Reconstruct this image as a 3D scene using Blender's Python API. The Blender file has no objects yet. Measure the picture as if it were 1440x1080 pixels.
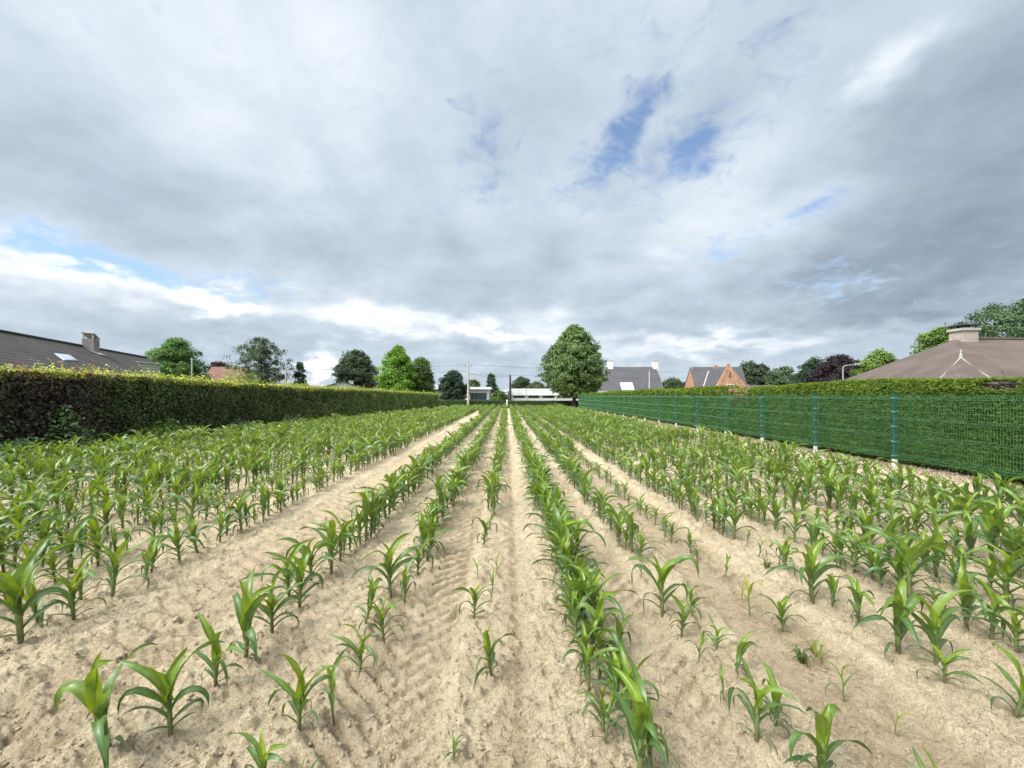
import bpy, math, random
import numpy as np
from math import radians, sin, cos, pi, sqrt, atan2
from mathutils import Vector

R = np.random.default_rng(11)
random.seed(5)
scene = bpy.context.scene
COL = scene.collection

# ------------------------------------------------------------------ camera
EYE, FOC, VPX, VPY = 1.72, 578.0, 712.0, 556.0      # eye height (m), focal length (px of 1440), vanishing point
cam_d = bpy.data.cameras.new("camera")
cam = bpy.data.objects.new("camera", cam_d)
COL.objects.link(cam)
cam.location = (0, 0, EYE)
cam.rotation_euler = (radians(90), 0, 0)
cam_d.sensor_width = 36
cam_d.lens = 36 * FOC / 1440
cam_d.shift_x = 8 / 1440
cam_d.shift_y = 16 / 1440
cam_d.clip_start = 0.05
cam_d.clip_end = 3000
scene.camera = cam

def P(px, py, y):
    """photo pixel at depth y -> world point"""
    return Vector(((px - VPX) / FOC * y, y, EYE + (VPY - py) / FOC * y))

# ------------------------------------------------------------------ light
SUN_EL, SUN_AZ = 52.0, 232.0                        # azimuth clockwise from +Y (north): behind and to the left
sd = bpy.data.lights.new("sun", 'SUN')
sd.energy = 1.5
sd.angle = radians(10)
sd.color = (1.0, 0.95, 0.87)
sun = bpy.data.objects.new("sun", sd)
COL.objects.link(sun)
sdir = Vector((sin(radians(SUN_AZ)) * cos(radians(SUN_EL)), cos(radians(SUN_AZ)) * cos(radians(SUN_EL)), sin(radians(SUN_EL))))
sun.rotation_euler = sdir.to_track_quat('Z', 'Y').to_euler()
sun.location = sdir * 60

scene.view_settings.view_transform = 'Standard'
scene.view_settings.look = 'None'
scene.view_settings.gamma = 1
scene.view_settings.exposure = 0.72
scene.render.engine = 'CYCLES'
scene.cycles.max_bounces = 6
scene.cycles.diffuse_bounces = 3
scene.cycles.transparent_max_bounces = 6
scene.cycles.use_denoising = True

# ------------------------------------------------------------------ sky (clouds over a Nishita sky, all by world direction)
world = bpy.data.worlds.new("World")
scene.world = world
world.use_nodes = True
wt = world.node_tree
wt.nodes.clear()

class NT:
    def __init__(s, tree): s.t = tree
    def n(s, kind, **kw):
        nd = s.t.nodes.new(kind)
        for k, v in kw.items(): setattr(nd, k, v)
        return nd
    def set(s, sock, v):
        if isinstance(v, bpy.types.NodeSocket): s.t.links.new(v, sock)
        elif v is not None: sock.default_value = v
    def m(s, op, a, b=None, c=None, clamp=False):
        nd = s.n('ShaderNodeMath', operation=op, use_clamp=clamp)
        for i, v in enumerate((a, b, c)): s.set(nd.inputs[i], v)
        return nd.outputs[0]
    def vm(s, op, a, b=None, scale=None):
        nd = s.n('ShaderNodeVectorMath', operation=op)
        s.set(nd.inputs[0], a)
        if b is not None: s.set(nd.inputs[1], b)
        if scale is not None: s.set(nd.inputs['Scale'], scale)
        return nd.outputs['Value'] if op in ('DOT_PRODUCT', 'LENGTH', 'DISTANCE') else nd.outputs[0]
    def noise(s, vec, scale, detail=4, rough=0.5, dist=0.0, dim='3D', out='Fac'):
        nd = s.n('ShaderNodeTexNoise', noise_dimensions=dim)
        if vec is not None: s.set(nd.inputs['Vector'], vec)
        nd.inputs['Scale'].default_value = scale
        nd.inputs['Detail'].default_value = detail
        nd.inputs['Roughness'].default_value = rough
        nd.inputs['Distortion'].default_value = dist
        return nd.outputs[out]
    def mix(s, f, a, b, blend='MIX'):
        nd = s.n('ShaderNodeMix', data_type='RGBA', blend_type=blend)
        s.set(nd.inputs[0], f); s.set(nd.inputs[6], a); s.set(nd.inputs[7], b)
        return nd.outputs[2]
    def rng(s, v, a, b, c=0.0, d=1.0, smooth=True):
        nd = s.n('ShaderNodeMapRange', interpolation_type='SMOOTHSTEP' if smooth else 'LINEAR')
        s.set(nd.inputs[0], v)
        for i, q in zip((1, 2, 3, 4), (a, b, c, d)): nd.inputs[i].default_value = q
        return nd.outputs[0]
    def ramp(s, f, stops):
        nd = s.n('ShaderNodeValToRGB')
        s.set(nd.inputs[0], f)
        e = nd.color_ramp.elements
        while len(e) < len(stops): e.new(0.5)
        for k, (p, c) in zip(e, stops):
            k.position = p; k.color = (*c, 1) if len(c) == 3 else c
        return nd.outputs[0]

def c4(c): return (c[0], c[1], c[2], 1.0)

W = NT(wt)
d = W.n('ShaderNodeTexCoord').outputs['Generated']
d = W.vm('NORMALIZE', d)
sep = W.n('ShaderNodeSeparateXYZ'); W.set(sep.inputs[0], d)
dx, dy, dz = sep.outputs
sky = W.n('ShaderNodeTexSky', sky_type='NISHITA', sun_disc=False)
sky.sun_elevation = radians(SUN_EL); sky.sun_rotation = radians(SUN_AZ)
sky.air_density = 1.0; sky.dust_density = 1.0; sky.ozone_density = 1.2
zc = W.m('MAXIMUM', dz, 0.0)
inv = W.m('DIVIDE', 1.0, W.m('ADD', zc, 0.30))
plane = W.n('ShaderNodeCombineXYZ')
W.set(plane.inputs[0], W.m('MULTIPLY', dx, inv)); W.set(plane.inputs[1], W.m('MULTIPLY', dy, inv)); plane.inputs[2].default_value = 3.7
pl = plane.outputs[0]
az = W.m('ARCTAN2', dx, dy); el = W.m('ARCSINE', dz)
# wispy displacement of the (azimuth, elevation) chart
wn = W.n('ShaderNodeSeparateXYZ')
W.set(wn.inputs[0], W.noise(pl, 4.5, 5, 0.55, 0.3, out='Color'))
azd = W.m('ADD', az, W.m('MULTIPLY', W.m('SUBTRACT', wn.outputs[0], 0.5), 0.20))
eld = W.m('ADD', el, W.m('MULTIPLY', W.m('SUBTRACT', wn.outputs[1], 0.5), 0.13))

def blob(px, py, rx, ry, tilt=0.0, soft=1.0):
    """soft ellipse on the sky dome centred where the photo shows the feature; rx, ry in degrees, tilt clockwise in degrees"""
    v = (P(px, py, 1) - Vector((0, 0, EYE))).normalized()
    a0, e0 = atan2(v.x, v.y), math.asin(v.z)
    a = W.m('SUBTRACT', azd, a0); e = W.m('SUBTRACT', eld, e0)
    t = radians(tilt)
    u = W.m('MULTIPLY_ADD', a, cos(t) / radians(rx), W.m('MULTIPLY', e, -sin(t) / radians(rx)))
    w = W.m('MULTIPLY_ADD', a, sin(t) / radians(ry), W.m('MULTIPLY', e, cos(t) / radians(ry)))
    r2 = W.m('ADD', W.m('MULTIPLY', u, u), W.m('MULTIPLY', w, w))
    return W.m('POWER', 2.718, W.m('MULTIPLY', r2, -soft))

def total(items):
    acc = None
    for amp, args in items:
        b = W.m('MULTIPLY', blob(*args), amp)
        acc = b if acc is None else W.m('ADD', acc, b)
    return acc

gaps = total([(1.10, (985, 203, 3.1, 2.0, -35)), (0.42, (950, 225, 7, 4.5, -30)), (0.80, (872, 195, 2.2, 4.0, 25)), (0.70, (830, 235, 3, 2.2, -30)), (0.45, (905, 120, 4, 2.0, -50)),
              (1.15, (185, 376, 8.5, 1.5, 9)), (0.85, (60, 356, 6.5, 1.0, 3)), (0.6, (385, 408, 5, 0.8, 4)),
              (0.62, (1145, 302, 3, 0.9, -12)), (0.42, (1030, 345, 5, 1.6, -10)), (0.45, (690, 220, 3, 6, 20)),
              (0.5, (1160, 395, 4, 1.6, 0)), (0.30, (640, 170, 7, 5, 0)), (0.30, (1100, 60, 6, 3, -40)), (0.30, (900, 190, 15, 11, -20)), (0.15, (1080, 350, 12, 6, 0))])
fine = W.noise(pl, 5.2, 6, 0.55, 0.2)
wisp = W.noise(pl, 15.0, 4, 0.6, 0.6)
gap = W.m('ADD', gaps, W.m('ADD', W.m('MULTIPLY', W.m('SUBTRACT', fine, 0.5), 0.9), W.m('MULTIPLY', W.m('SUBTRACT', wisp, 0.5), 2.1)))
cover = W.rng(gap, 0.16, 1.45, 1.0, 0.0)

big = W.noise(pl, 1.1, 3, 0.5, 0.2)
med = W.noise(pl, 2.6, 5, 0.5, 0.3)
br = total([(0.22, (1235, 108, 3.6, 1.9, -38)), (0.05, (940, 320, 9, 5, -15)), (0.40, (318, 424, 4.2, 1.0, 2)), (0.30, (560, 452, 11, 1.6, 4)),
            (0.30, (690, 470, 5, 1.0, 0)), (0.55, (449, 518, 1.6, 2.6, 8)), (0.22, (90, 372, 12, 2, 8)), (0.05, (200, 90, 22, 12, 0)),
            (0.10, (480, 130, 16, 9, 0)), (0.10, (1100, 320, 7, 3, -10)), (0.14, (770, 460, 6, 3, 0)), (0.22, (1000, 485, 14, 1.2, 0)), (0.05, (1010, 300, 8, 5, 0)),
            (-0.13, (1400, 300, 15, 9, -20)), (-0.12, (1340, 190, 13, 8, -30)), (-0.050, (1180, 420, 13, 4, 0)), (-0.035, (620, 330, 7, 4, 20)), (-0.074, (600, 462, 4, 0.9, 5)),
            (-0.081, (110, 250, 17, 4, 5)), (-0.035, (430, 300, 15, 5, 8)), (-0.035, (760, 400, 9, 4, 0)), (-0.081, (1260, 440, 5, 1.6, -20)), (-0.035, (900, 430, 8, 3, 0)),
            (-0.035, (280, 465, 14, 1.6, 3))])
lum = W.m('ADD', W.m('ADD', 0.532, br), W.m('ADD', W.m('MULTIPLY', W.m('SUBTRACT', big, 0.5), 0.10), W.m('MULTIPLY', W.m('SUBTRACT', med, 0.5), 0.20)))
lum = W.m('ADD', lum, W.m('ADD', W.m('MULTIPLY', W.m('SUBTRACT', fine, 0.5), 0.20), W.m('MULTIPLY', W.m('SUBTRACT', wisp, 0.5), 0.07)))
lum = W.m('MAXIMUM', lum, 0.2)
# the veil of cloud is brighter round the hidden sun and overhead behind the camera
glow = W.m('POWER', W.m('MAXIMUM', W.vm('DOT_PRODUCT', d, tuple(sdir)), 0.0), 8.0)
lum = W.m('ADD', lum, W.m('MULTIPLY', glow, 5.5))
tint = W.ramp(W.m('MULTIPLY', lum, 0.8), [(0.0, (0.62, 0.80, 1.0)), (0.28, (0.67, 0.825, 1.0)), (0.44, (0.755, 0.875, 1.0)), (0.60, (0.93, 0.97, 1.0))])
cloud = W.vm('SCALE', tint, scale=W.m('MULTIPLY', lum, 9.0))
skyc = W.vm('SCALE', sky.outputs[0], scale=1.3)
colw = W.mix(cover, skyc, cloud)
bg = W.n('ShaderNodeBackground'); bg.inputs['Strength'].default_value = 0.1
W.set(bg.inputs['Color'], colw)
wo = W.n('ShaderNodeOutputWorld'); wt.links.new(bg.outputs[0], wo.inputs[0])

# ------------------------------------------------------------------ helpers
def tag(o, label=None, cat=None, group=None, kind=None):
    if label: o['label'] = label
    if cat: o['category'] = cat
    if group: o['group'] = group
    if kind: o['kind'] = kind
    return o

def empty(name, loc, label, cat, group=None):
    o = bpy.data.objects.new(name, None)
    o.empty_display_size = 0.2
    COL.objects.link(o)
    o.location = loc
    return tag(o, label, cat, group)

def link(name, me, parent=None, label=None):
    o = bpy.data.objects.new(name, me)
    COL.objects.link(o)
    if parent is not None:
        o.parent = parent
        o.location = (-parent.location[0], -parent.location[1], -parent.location[2])   # mesh data stays in world coordinates
    if label: o['label'] = label
    return o

def np_mesh(name, V, F, mat, col=None, smooth=False, uv=None):
    """mesh from arrays: F an (n, 3|4) array of one face size"""
    V = np.asarray(V, dtype=np.float32); F = np.asarray(F, dtype=np.int32)
    me = bpy.data.meshes.new(name)
    k = F.shape[1]
    me.vertices.add(len(V)); me.vertices.foreach_set('co', V.ravel())
    me.loops.add(F.size); me.loops.foreach_set('vertex_index', F.ravel())
    me.polygons.add(len(F)); me.polygons.foreach_set('loop_start', np.arange(0, F.size, k, dtype=np.int32))
    if smooth: me.polygons.foreach_set('use_smooth', np.ones(len(F), dtype=bool))
    if col is not None:
        a = me.color_attributes.new('Col', 'FLOAT_COLOR', 'POINT')
        c = np.ones((len(V), 4), dtype=np.float32); c[:, :3] = col
        a.data.foreach_set('color', c.ravel())
    if uv is not None:
        u = me.uv_layers.new(name='UVMap')
        u.data.foreach_set('uv', np.asarray(uv, dtype=np.float32)[F.ravel()].ravel())
    me.update(calc_edges=True)
    me.materials.append(mat)
    return me

class MB:
    """collects polygons (with uv in metres) into one mesh"""
    def __init__(s): s.v = []; s.f = []; s.uv = []; s.sm = []
    def poly(s, pts, uv=None, smooth=False):
        b = len(s.v); pts = [Vector(p) for p in pts]
        s.v += [tuple(p) for p in pts]; s.f.append(tuple(range(b, b + len(pts)))); s.sm.append(smooth)
        if uv is None:
            e = (pts[1] - pts[0]).normalized()
            nrm = Vector((0, 0, 0))
            for i in range(len(pts)): nrm += (pts[i] - pts[0]).cross(pts[(i + 1) % len(pts)] - pts[0])
            nrm.normalize()
            if abs(nrm.z) > 0.98: ax = Vector((1, 0, 0))
            else: ax = Vector((0, 0, 1)).cross(nrm).normalized()
            ay = nrm.cross(ax)
            uv = [(p.dot(ax), p.dot(ay)) for p in pts]
        s.uv += uv
        return s
    def hexa(s, p):
        """eight corners: bottom ring 0-3, top ring 4-7 (counter-clockwise from above)"""
        for f in ((3, 2, 1, 0), (4, 5, 6, 7), (0, 1, 5, 4), (1, 2, 6, 5), (2, 3, 7, 6), (3, 0, 4, 7)):
            s.poly([p[i] for i in f])
        return s
    def box(s, c, size, rz=0.0):
        hx, hy, hz = (q / 2 for q in size); cr, sr = cos(rz), sin(rz)
        def t(x, y, z): return (c[0] + x * cr - y * sr, c[1] + x * sr + y * cr, c[2] + z)
        return s.hexa([t(-hx, -hy, -hz), t(hx, -hy, -hz), t(hx, hy, -hz), t(-hx, hy, -hz), t(-hx, -hy, hz), t(hx, -hy, hz), t(hx, hy, hz), t(-hx, hy, hz)])
    def slab(s, pts, th):
        """a polygon thickened downwards along its normal"""
        pts = [Vector(p) for p in pts]
        n = Vector((0, 0, 0))
        for i in range(len(pts)): n += (pts[i] - pts[0]).cross(pts[(i + 1) % len(pts)] - pts[0])
        n.normalize(); lo = [p - n * th for p in pts]
        s.poly(pts); s.poly(lo[::-1])
        for i in range(len(pts)):
            j = (i + 1) % len(pts); s.poly([pts[j], pts[i], lo[i], lo[j]])
        return s
    def tube(s, path, radii, k=8, cap=True):
        path = [Vector(p) for p in path]
        rings = []
        for i, p in enumerate(path):
            t = (path[min(i + 1, len(path) - 1)] - path[max(i - 1, 0)]).normalized()
            a = t.cross(Vector((0, 1, 0.01)) if abs(t.y) < 0.9 else Vector((1, 0, 0))).normalized(); b = t.cross(a)
            r = radii[i] if hasattr(radii, '__len__') else radii
            rings.append([p + (a * cos(2 * pi * j / k) + b * sin(2 * pi * j / k)) * r for j in range(k)])
        for i in range(len(rings) - 1):
            for j in range(k):
                q = (j + 1) % k
                s.poly([rings[i][j], rings[i + 1][j], rings[i + 1][q], rings[i][q]], uv=[(0, 0)] * 4, smooth=True)
        if cap:
            s.poly(rings[0], uv=[(0, 0)] * k); s.poly(rings[-1][::-1], uv=[(0, 0)] * k)
        return s
    def mesh(s, name, mat):
        me = bpy.data.meshes.new(name)
        me.from_pydata(s.v, [], s.f)
        u = me.uv_layers.new(name='UVMap')
        u.data.foreach_set('uv', [q for p in s.uv for q in p])
        me.polygons.foreach_set('use_smooth', s.sm)
        me.materials.append(mat); me.update()
        return me
    def build(s, name, mat, parent=None, label=None):
        return link(name, s.mesh(name, mat), parent, label)

# ---- numpy value noise
_tab = R.random((512, 512)).astype(np.float32)
def vnoise(x, y, seed=0):
    x = x + seed * 37.13; y = y + seed * 91.7
    xi = np.floor(x).astype(int); yi = np.floor(y).astype(int)
    fx = x - xi; fy = y - yi
    fx = fx * fx * (3 - 2 * fx); fy = fy * fy * (3 - 2 * fy)
    a = _tab[xi & 511, yi & 511]; b = _tab[(xi + 1) & 511, yi & 511]; c = _tab[xi & 511, (yi + 1) & 511]; e = _tab[(xi + 1) & 511, (yi + 1) & 511]
    return (a * (1 - fx) + b * fx) * (1 - fy) + (c * (1 - fx) + e * fx) * fy
def fbm(x, y, o=4, seed=0):
    s = 0; a = 0.5; t = 0
    for i in range(o):
        s = s + a * vnoise(x * 2 ** i, y * 2 ** i, seed + i); t += a; a *= 0.5
    return s / t
def sstep(x, a, b):
    t = np.clip((x - a) / (b - a), 0, 1); return t * t * (3 - 2 * t)

# ------------------------------------------------------------------ materials
def principled(name):
    m = bpy.data.materials.new(name); m.use_nodes = True
    t = NT(m.node_tree); b = m.node_tree.nodes['Principled BSDF']
    return m, t, b

def plain(name, col, rough=0.7, var=0.15, scale=3.0, bump=0.0, bscale=40.0, metallic=0.0, spec=0.5):
    m, t, b = principled(name)
    co = t.n('ShaderNodeTexCoord').outputs['Object']
    n = t.noise(co, scale, 5, 0.6)
    lo = tuple(q * (1 - var) for q in col); hi = tuple(min(1, q * (1 + var)) for q in col)
    t.set(b.inputs['Base Color'], t.ramp(n, [(0.3, lo), (0.7, hi)]))
    b.inputs['Roughness'].default_value = rough; b.inputs['Metallic'].default_value = metallic
    b.inputs['Specular IOR Level'].default_value = spec
    if bump:
        bp = t.n('ShaderNodeBump'); bp.inputs['Strength'].default_value = bump; bp.inputs['Distance'].default_value = 0.02
        t.set(bp.inputs['Height'], t.noise(co, bscale, 4, 0.6)); t.set(b.inputs['Normal'], bp.outputs[0])
    return m

def leafmat(name, rough=0.5, trans=0.35, spec=0.4, nscale=18.0, gain=1.0, tcol=(1.15, 1.25, 0.55)):
    """foliage: colour from the per-leaf attribute, thin translucent blades"""
    m, t, b = principled(name)
    at = t.n('ShaderNodeAttribute', attribute_name='Col').outputs['Color']
    co = t.n('ShaderNodeTexCoord').outputs['Object']
    n = t.rng(t.noise(co, nscale, 3, 0.6), 0.25, 0.75, 0.82 * gain, 1.18 * gain)
    c = t.vm('SCALE', at, scale=n)
    t.set(b.inputs['Base Color'], c)
    b.inputs['Roughness'].default_value = rough; b.inputs['Specular IOR Level'].default_value = spec
    tr = t.n('ShaderNodeBsdfTranslucent')
    t.set(tr.inputs['Color'], t.vm('MULTIPLY', c, tcol))
    mx = t.n('ShaderNodeMixShader'); mx.inputs[0].default_value = trans
    m.node_tree.links.new(b.outputs[0], mx.inputs[1]); m.node_tree.links.new(tr.outputs[0], mx.inputs[2])
    m.node_tree.links.new(mx.outputs[0], m.node_tree.nodes['Material Output'].inputs[0])
    return m

def brickmat(name, c1, c2, mortar, w, h, mort=0.01, rough=0.85, bump=0.5, offset=0.5, var=0.25, nsc=0.6):
    m, t, b = principled(name)
    uv = t.n('ShaderNodeTexCoord').outputs['UV']
    bt = t.n('ShaderNodeTexBrick'); bt.offset = offset
    t.set(bt.inputs['Vector'], uv)
    bt.inputs['Color1'].default_value = c4(c1); bt.inputs['Color2'].default_value = c4(c2); bt.inputs['Mortar'].default_value = c4(mortar)
    bt.inputs['Scale'].default_value = 1.0; bt.inputs['Mortar Size'].default_value = mort
    bt.inputs['Brick Width'].default_value = w; bt.inputs['Row Height'].default_value = h
    n = t.rng(t.noise(uv, nsc, 6, 0.6), 0.3, 0.7, 1 - var, 1 + var)
    t.set(b.inputs['Base Color'], t.vm('SCALE', bt.outputs['Color'], scale=n))
    b.inputs['Roughness'].default_value = rough
    bp = t.n('ShaderNodeBump'); bp.inputs['Strength'].default_value = bump; bp.inputs['Distance'].default_value = 0.03; bp.invert = True
    t.set(bp.inputs['Height'], bt.outputs['Fac']); t.set(b.inputs['Normal'], bp.outputs[0])
    return m

M = {}
M['maize'] = leafmat('maize_leaf', 0.36, 0.36, 0.6, 30.0, gain=1.10, tcol=(1.5, 1.3, 0.35))
M['leaf'] = leafmat('tree_leaf', 0.55, 0.36, 0.35, 0.6, gain=1.65, tcol=(1.12, 1.15, 0.7))
M['hedge'] = leafmat('hedge_leaf', 0.45, 0.30, 0.4, 1.5, gain=1.55)
M['thuja'] = leafmat('thuja_spray', 0.6, 0.22, 0.3, 1.2)
M['grass'] = leafmat('grass_blade', 0.6, 0.3, 0.3, 1.0)
M['bark'] = plain('bark', (0.09, 0.075, 0.06), 0.9, 0.35, 6.0, 0.8, 30.0)
M['core'] = plain('hedge_core_shade', (0.022, 0.020, 0.012), 0.95, 0.4, 5.0)  # solid core; its near-black colour paints the shade inside the hedge
M['thujacore'] = plain('thuja_core_shade', (0.016, 0.026, 0.010), 0.95, 0.4, 5.0)  # solid core with the thuja's inner shade painted as near-black green
M['tile_dark'] = brickmat('dark_roof_tile', (0.085, 0.072, 0.066), (0.115, 0.097, 0.088), (0.028, 0.024, 0.022), 0.30, 0.42, 0.075, 0.8, 1.0)
M['tile_grey'] = brickmat('grey_roof_slate', (0.085, 0.082, 0.088), (0.095, 0.092, 0.097), (0.06, 0.058, 0.062), 0.3, 0.25, 0.02, 0.7, 0.4, var=0.12)
M['tile_brown'] = brickmat('brown_roof_tile', (0.122, 0.092, 0.076), (0.136, 0.102, 0.083), (0.088, 0.067, 0.055), 0.25, 0.18, 0.02, 0.8, 0.35, var=0.2)
M['tile_red'] = brickmat('red_roof_tile', (0.20, 0.105, 0.075), (0.23, 0.125, 0.09), (0.13, 0.07, 0.05), 0.3, 0.33, 0.03)
M['brick_orange'] = brickmat('orange_brick', (0.52, 0.20, 0.10), (0.58, 0.26, 0.145), (0.46, 0.33, 0.24), 0.22, 0.07, 0.012, var=0.3, nsc=1.5)
M['brick_pale'] = brickmat('pale_brick', (0.36, 0.30, 0.25), (0.42, 0.36, 0.30), (0.27, 0.24, 0.21), 0.22, 0.08, 0.012)
M['brick_grey'] = brickmat('grey_brick', (0.20, 0.17, 0.15), (0.25, 0.21, 0.19), (0.28, 0.26, 0.24), 0.22, 0.08, 0.012)
M['white'] = plain('white_render', (0.74, 0.73, 0.70), 0.7, 0.06, 0.8)
M['white_trim'] = plain('white_trim', (0.78, 0.79, 0.79), 0.5, 0.05, 1.0)
M['beige'] = plain('beige_render', (0.55, 0.50, 0.42), 0.8, 0.08, 0.7)
M['greywall'] = plain('grey_render', (0.40, 0.385, 0.36), 0.8, 0.1, 0.7)
M['concrete'] = plain('concrete', (0.42, 0.40, 0.36), 0.85, 0.18, 4.0, 0.3)
M['footing'] = plain('white_concrete_footing', (0.66, 0.65, 0.62), 0.8, 0.1, 9.0, 0.2)
M['lead'] = plain('lead_flashing', (0.45, 0.45, 0.46), 0.5, 0.1, 3.0)
M['dark'] = plain('dark_metal', (0.045, 0.048, 0.052), 0.5, 0.2, 4.0)
M['wood_dark'] = plain('tarred_wood', (0.055, 0.045, 0.04), 0.9, 0.3, 5.0, 0.4)
M['wood_grey'] = plain('weathered_wood', (0.24, 0.20, 0.165), 0.9, 0.3, 5.0, 0.5)
M['fence'] = plain('green_coated_steel', (0.034, 0.145, 0.052), 0.42, 0.08, 2.0, spec=0.5)
M['post'] = plain('teal_coated_steel', (0.014, 0.085, 0.080), 0.42, 0.08, 2.0)
M['clip'] = plain('fence_clip_steel', (0.20, 0.32, 0.34), 0.35, 0.1, 8.0, metallic=0.3)
M['galv'] = plain('galvanised_steel', (0.46, 0.47, 0.47), 0.45, 0.12, 5.0, metallic=0.6)
M['wire'] = plain('wire', (0.08, 0.08, 0.085), 0.6, 0.1)
m, t, b = principled('window_glass')
b.inputs['Base Color'].default_value = (0.03, 0.04, 0.05, 1); b.inputs['Roughness'].default_value = 0.08
M['glass'] = m
m, t, b = principled('skylight_glass')
b.inputs['Base Color'].default_value = (0.55, 0.62, 0.68, 1); b.inputs['Roughness'].default_value = 0.12
M['skyglass'] = m

# soil: crumbly pale sandy loam, browner where it is moist and packed
m, t, b = principled('sandy_soil')
co = t.n('ShaderNodeTexCoord').outputs['Object']
at = t.n('ShaderNodeAttribute', attribute_name='Col').outputs['Color']
sp = t.n('ShaderNodeSeparateColor'); t.set(sp.inputs[0], at)
n1 = t.noise(co, 9.0, 7, 0.65); n2 = t.noise(co, 75.0, 5, 0.7); n3 = t.noise(co, 0.9, 4, 0.55); n4 = t.noise(co, 230.0, 3, 0.6)
dry = t.ramp(t.m('ADD', t.m('MULTIPLY', n1, 0.22), t.m('ADD', t.m('MULTIPLY', n2, 0.43), t.m('MULTIPLY', n4, 0.35))), [(0.38, (0.22, 0.162, 0.094)), (0.455, (0.585, 0.470, 0.305)), (0.55, (0.83, 0.700, 0.485))])  # darkest stop paints the shade of pits between crumbs into the grain
wet = t.ramp(t.m('ADD', t.m('MULTIPLY', n1, 0.6), t.m('MULTIPLY', n2, 0.4)), [(0.32, (0.25, 0.178, 0.110)), (0.50, (0.420, 0.315, 0.205)), (0.66, (0.53, 0.415, 0.280))])
f = t.m('ADD', sp.outputs[0], t.m('MULTIPLY', t.m('SUBTRACT', n3, 0.5), 0.7), clamp=True)
t.set(b.inputs['Base Color'], t.mix(f, dry, wet))
b.inputs['Roughness'].default_value = 0.95; b.inputs['Specular IOR Level'].default_value = 0.15
bp = t.n('ShaderNodeBump'); bp.inputs['Strength'].default_value = 1.0; bp.inputs['Distance'].default_value = 0.042
h = t.m('ADD', t.m('MULTIPLY', n2, 0.6), t.m('ADD', t.m('MULTIPLY', n1, 0.7), t.m('MULTIPLY', n4, 0.45)))
t.set(bp.inputs['Height'], h); t.set(b.inputs['Normal'], bp.outputs[0])
M['soil'] = m
m, t, b = principled('meadow_ground')
co = t.n('ShaderNodeTexCoord').outputs['Object']
t.set(b.inputs['Base Color'], t.ramp(t.noise(co, 0.15, 8, 0.65), [(0.3, (0.045, 0.085, 0.02)), (0.55, (0.075, 0.12, 0.03)), (0.75, (0.13, 0.14, 0.06))]))
b.inputs['Roughness'].default_value = 1.0
M['meadow'] = m

# ------------------------------------------------------------------ the ground
gm = MB(); gm.poly([(-1600, -600, -0.22), (1600, -600, -0.22), (1600, 2200, -0.22), (-1600, 2200, -0.22)])
tag(gm.build('ground', M['meadow']), kind='structure')

HEDGE_A, HEDGE_B = Vector((-14.05, 4.0, 0)), Vector((-8.75, 52.5, 0))       # foot line of the left hedge's face
def hedge_x(y): return HEDGE_A.x + (HEDGE_B.x - HEDGE_A.x) * (y - HEDGE_A.y) / (HEDGE_B.y - HEDGE_A.y)
FENCE_X = 9.29

def tread(x, y, xc, hw, depth, lug, per, k, ph):
    """a tractor tyre's track: packed hollow, low berms, chevron lugs"""
    wob = 0.05 * (vnoise(y * 0.35, y * 0 + xc, 3) - 0.5)
    u = (x - xc - wob) / hw; a = np.abs(u)
    inside = 1 - sstep(a, 0.75, 1.12)
    fade = 0.55 + 0.65 * sstep(fbm(x * 2.6, y * 2.0, 3, 12), 0.30, 0.62)
    yy = y + 0.06 * (fbm(x * 6, y * 6, 4, 8) - 0.5) + ph
    saw = ((yy - k * np.abs(x - xc - wob)) / per + 0.5 * (u > 0)) % 1.0
    l = sstep(saw, 0.08, 0.24) * (1 - sstep(saw, 0.55, 0.95))
    berm = np.exp(-((a - 1.2) / 0.22) ** 2)
    return inside * (-depth + lug * l * fade) + berm * depth * 0.6, inside

TRACKS = [(-2.50, 0.36, 0.036, 0.046, 0.215, 0.55, 0.0), (-0.66, 0.33, 0.050, 0.056, 0.155, 0.95, 0.07), (0.95, 0.25, 0.035, 0.040, 0.16, 0.9, 0.03),
          (1.98, 0.34, 0.050, 0.010, 0.19, 0.8, 0.1), (5.2, 0.25, 0.02, 0.016, 0.19, 0.8, 0.1)]
def soil(x, y):
    z = 0.05 * (fbm(x * 0.45, y * 0.35, 3, 1) - 0.5)
    near = 1 / (1 + (y / 14) ** 2)
    z = z + 0.050 * (fbm(x * 4.2, y * 5.5, 3, 2) - 0.5)
    crumb = fbm(x * 17, y * 20, 4, 5)
    z = z + (0.034 * (crumb - 0.5) + 0.022 * sstep(crumb, 0.56, 0.75)) * (0.4 + 0.6 * near)
    wet = np.zeros_like(x) + 0.05
    calm = 1 - 0.6 * np.clip(sum(np.exp(-((x - tr[0]) / tr[1]) ** 4) for tr in TRACKS[:4]), 0, 1)
    z = z * calm
    for i, tr in enumerate(TRACKS):
        dz_, ins = tread(x, y, *tr)
        z = z + dz_ * (0.95 if i < 4 else 0.5)
        wet = wet + ins * (0.36, 0.32, 0.18, 0.54, 0.1)[i]
    z = z + 0.022 * (fbm(x * 38, y * 42, 2, 45) - 0.5) * near + 0.015 * sstep(fbm(x * 26, y * 28, 3, 46), 0.55, 0.70) * near
    # crumbly raised drill band in the middle strip, with a thin furrow beside it
    z = z + 0.022 * np.exp(-((x - 0.30) / 0.13) ** 2) - 0.028 * np.exp(-((x - 0.10) / 0.045) ** 2)
    wet = wet + 0.45 * np.exp(-((x - 0.05) / 0.13) ** 2)
    return z, np.clip(wet, 0, 1)

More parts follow.
